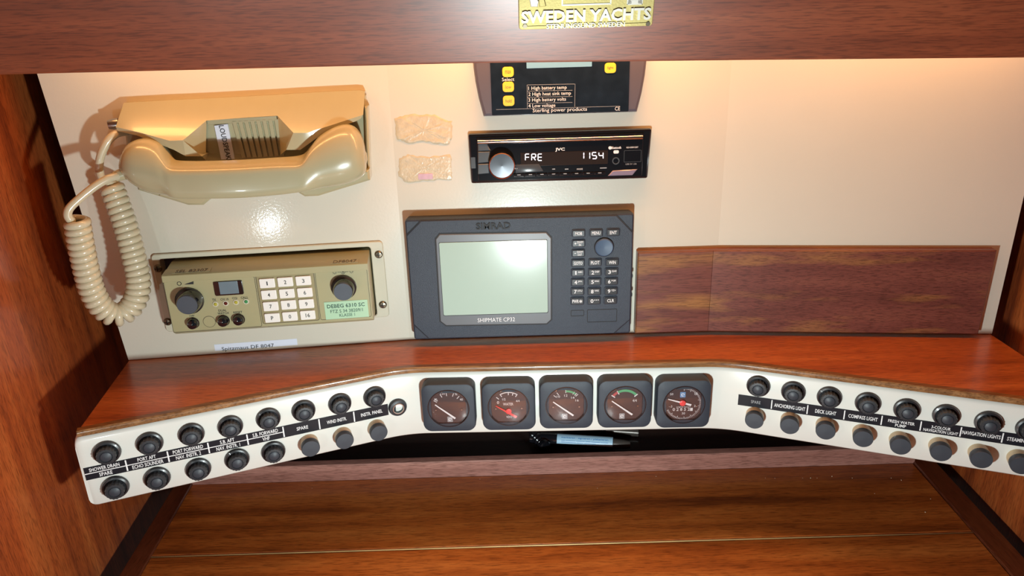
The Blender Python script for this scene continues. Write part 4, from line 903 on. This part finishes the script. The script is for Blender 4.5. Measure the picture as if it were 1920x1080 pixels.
# ================================================================== glue residue
def blob(label, pts, hmax, seed, material='glue'):
    rnd = random.Random(seed); cx = sum(p[0] for p in pts)/len(pts); cy = sum(p[1] for p in pts)/len(pts)
    d = Dev('glue_residue', label, 'glue residue', FC, cx, cy)
    oo = []
    for i in range(len(pts)):
        p, r = pts[i], pts[(i+1) % len(pts)]
        for k in range(6): t = k/6; oo.append((p[0]+(r[0]-p[0])*t+rnd.uniform(-1.6, 1.6), p[1]+(r[1]-p[1])*t+rnd.uniform(-1.6, 1.6)))
    rings = []
    for f, h in ((1, .0001), (.97, .5), (.86, .75), (.7, .4), (.5, .6), (.3, .35), (.1, .5)):
        ring = []
        for x, y in oo:
            p = d.q(cx+(x-cx)*f, cy+(y-cy)*f, 0); ring.append((p[0], p[1], .0001 if f == 1 else .0002+hmax*max(.1, h+rnd.uniform(-.3, .3))))
        rings.append(ring)
    m = MB(); m.loft(rings); d.part('smear', m.mesh('smear', 80), material); return d
blob('brown crusted glue patch beside the telephone, upper one of two', [(740, 222), (770, 214), (815, 216), (847, 228), (848, 255), (840, 272), (800, 266), (760, 268), (742, 258)], .0010, 3)
g2 = blob('thin pink-stained glue patch beside the telephone, lower one of two', [(748, 296), (765, 290), (800, 295), (845, 288), (848, 320), (846, 336), (800, 338), (762, 342), (747, 330)], .0005, 5)
m = MB(); m.rbox(*g2.rect(((783, 326), (812, 325), (811, 336), (785, 337)), .0008), .0002, .0009, .001, .0003); g2.part('pink_stain', m, 'glue_pink')

# ================================================================== brass plate on the beam
bp_ = Dev('brass_nameplate', 'brass builder nameplate with raised silver lettering on the beam', 'nameplate', FB, 1098, 30)
a = [bp_.q(x, y, .0025) for x, y in ((973, 56), (1223, 49))]; u0, u1 = a[0][0], a[1][0]; vb_ = (a[0][1]+a[1][1])/2
FBn = .0025
mb = MB(); mb.rbox(u0, u1, vb_, vb_+.050, 0, FBn, .002, .0005); bp_.part('plate', mb, 'brass')
m = MB(); ro = rrect(u0+.0015, u1-.0015, vb_+.0015, vb_+.0485, .001, 3); ri = inset(ro, .0007)
m.loft([[(x, y, FBn) for x, y in ri], [(x, y, FBn) for x, y in ro], [(x, y, FBn+.0004) for x, y in ro], [(x, y, FBn+.0004) for x, y in ri], [(x, y, FBn) for x, y in ri]], cap0=False, cap1=False); bp_.part('rim', m, 'brass')
bp_.text('SWEDEN YACHTS', 1099, 28.5, 243, 23, FBn, 'brass_bright', bold=.03, thick=.0009); bp_.text('STENUNGSUND SWEDEN', 1098, 47, 147, 9, FBn, 'brass_bright', bold=.02, thick=.0006)
for x, y in ((984.5, 48.7), (1215, 44.5)):
    c = bp_.q(x, y, FBn); m = MB(); m.lathe([(.0016, 0), (.0014, .0006)], (c[0], c[1], FBn), 14); bp_.part('screw', m, 'screw_dark')
m = MB(); m.prism(bp_.outline([(995, 12), (1008, 12), (1010, 2), (1004, -8), (1000, -30), (992, -6)], FBn), [(FBn-.0004, 0), (FBn+.0010, 0), (FBn+.0013, .0004)]); bp_.part('emblem', m, 'brass_bright')
m = MB(); m.prism(bp_.outline([(1011, 12), (1024, 11), (1020, -4), (1008, -28)], FBn), [(FBn-.0004, 0), (FBn+.0008, 0), (FBn+.0011, .0004)]); bp_.part('emblem', m, 'brass')
frame_line(bp_, ((1053, -20), (1147, -22), (1147, 8), (1053, 11)), FBn, .0009, 'brass_bright', 'type_field', .0005)
frame_line(bp_, ((1176, -20), (1206, -20), (1206, 8.5), (1176, 9)), FBn, .0030, 'brass_bright', 'number_field', .0005)

# ================================================================== pens in the recess
def floorpt(px, py, z): return hit(px, py, np.array([0, 0, z]), UPW)
def free(name, label, cat, c):
    r = bpy.data.objects.new(name, None); COL.objects.link(r); r.location = (c[0], c[1], c[2]+Z0); tag(r, label, cat); return r
A = floorpt(1026, 824, ZD+.0085); Bp = floorpt(1150, 832, ZD+.0085); ax = Bp-A; Lm = np.linalg.norm(ax); ax /= Lm
mk = free('marker_pen', 'black marker pen with pale blue label lying under the gauges', 'marker pen', (A+Bp)/2*[1, 1, 0]+[0, 0, ZD])
base = np.array([*((A+Bp)/2)[:2], ZD]); rl = lambda p: p-base
m = MB(); m.tube([rl(A-ax*.010), rl(A-ax*.008), rl(Bp-ax*.002), rl(Bp)], [.0070, .0084, .0084, .0076], 20); obj('barrel', m, 'marker_black', mk)
m = MB(); m.tube([rl(Bp), rl(Bp+ax*.012), rl(Bp+ax*.021)], [.0068, .0060, .0046], 16); obj('tip_section', m, 'pen_grey', mk)
m = MB(); m.tube([rl(A-ax*.010), rl(A-ax*.022)], [.0072, .0058], 16); obj('end_plug', m, 'marker_black', mk)
# label: a sleeve over the upper front of the barrel
side = np.cross(ax, UPW); side /= np.linalg.norm(side)      # towards the viewer
def cyl(s, ang, r): return rl(A+ax*s)+r*(math.cos(ang)*UPW+math.sin(ang)*side)
LA, LB = floorpt(1045, 826, ZD+.0085), floorpt(1149, 832, ZD+.0085); s0, s1 = (LA-A).dot(ax), (LB-A).dot(ax)
m = MB(); rings = [[cyl(s0, math.radians(a), .00858) for a in range(-30, 96, 9)], [cyl(s1, math.radians(a), .00858) for a in range(-30, 96, 9)]]
ids = [m.add(r) for r in rings]
for i in range(len(ids[0])-1): m.f.append((ids[0][i], ids[0][i+1], ids[1][i+1], ids[1][i]))
lab = obj('paper_label', m, 'label_pale_blue', mk)
for txt, f0, f1, a0, a1 in (('markieren · signieren / plakatieren', .08, .92, 42, 22), ('___ ________ _______ ____ _______ ______', .08, .92, 58, 55), ('_________ ____ _______', .08, .70, 72, 69)):
    me = textmesh(txt, .005); xs = [v.co.x for v in me.vertices]; ys = [v.co.y for v in me.vertices]; xa, xb, ya, yb = min(xs), max(xs), min(ys), max(ys)
    for v in me.vertices:
        a = (v.co.x-xa)/(xb-xa); b = (v.co.y-ya)/(yb-ya); z = .00864 if v.co.z < 0 else .00870; v.co = Vector(cyl(s0+(s1-s0)*(f0+(f1-f0)*a), math.radians(a0+(a1-a0)*b), z))
    obj('lettering', me, 'print_blue', lab)
# ribbed black plug
A = floorpt(1001, 818, ZD+.011); Bp = floorpt(1019, 835, ZD+.009); c = (A+Bp)/2; base = np.array([c[0], c[1], ZD])
pg = free('cable_plug', 'black plug with ribbed sleeve and round end beside the marker pen', 'plug', base); ax = (Bp-A)/np.linalg.norm(Bp-A)
pa = []; rr = []
for k_ in range(17): pa.append(A+(Bp-A)*k_/16-base); rr.append(.0062 if k_ % 4 < 2 else .0048)
m = MB(); m.tube(pa, rr, 16); obj('ribbed_sleeve', m, 'marker_black', pg)
m = MB(); m.tube([Bp-base-ax*.001, Bp-base+ax*.004, Bp-base+ax*.0055, Bp-base+ax*.006], [.0080, .0082, .0070, .002], 24); obj('round_end', m, 'black_gloss', pg)
m = MB(); e = A-base; m.tube([e, e+np.array([-.004, .012, 0]), e+np.array([-.014, .030, -.004]), e+np.array([-.03, .040, -.006])], .0028, 8); obj('cable', m, 'marker_black', pg)
# dark slim pen behind
A = floorpt(1128, 806, ZD+.0055); Bp = floorpt(1197, 811, ZD+.0055); c = (A+Bp)/2; base = np.array([c[0], c[1], ZD])
if max(A[1], Bp[1]) > .840:
    sh = max(A[1], Bp[1])-.840
    A[1] -= sh; Bp[1] -= sh; base[1] -= sh
pn = free('slim_pen', 'slim dark grey pen behind the marker pen', 'pen', base); ax = (Bp-A)/np.linalg.norm(Bp-A)
m = MB(); m.tube([A-base-ax*.05, A-base, Bp-base-ax*.002, Bp-base], [.0045, .0052, .0054, .0045], 16); obj('barrel', m, 'marker_black', pn)
m = MB(); m.tube([A-base+ax*.006, Bp-base], [.0057, .0057], 16); obj('cap', m, 'pen_grey', pn)
# crumbs
m = MB(); rnd = random.Random(4)
for px, py in ((1505, 859), (1532, 859), (1598, 855), (1435, 875), (1453, 880), (1671, 875), (1520, 888), (1560, 893), (1690, 900), (1745, 935), (1230, 893), (900, 898), (1120, 915), (585, 915), (1640, 925), (1735, 960)):
    p = floorpt(px, py, ZD+.0004) if py > 892 else hit(px, py, np.array([0, .731, 0]), np.array([0, -1., 0]))
    if py <= 892: p = floorpt(px, 896, ZD+.0004)
    r = rnd.uniform(.0003, .0007)
    m.loft([[(p[0]+r*f*math.cos(a), p[1]+r*f*math.sin(a), ZD+z*r) for a in (0, 1.3, 2.4, 3.6, 5)] for f, z in ((.6, 0), (1, .5), (.5, 1))])
cr = obj('crumbs', m, 'crumb'); cr.location = (0, 0, Z0); cr['kind'] = 'stuff'; tag(cr, 'pale crumbs scattered on the rear of the chart table', 'crumbs')
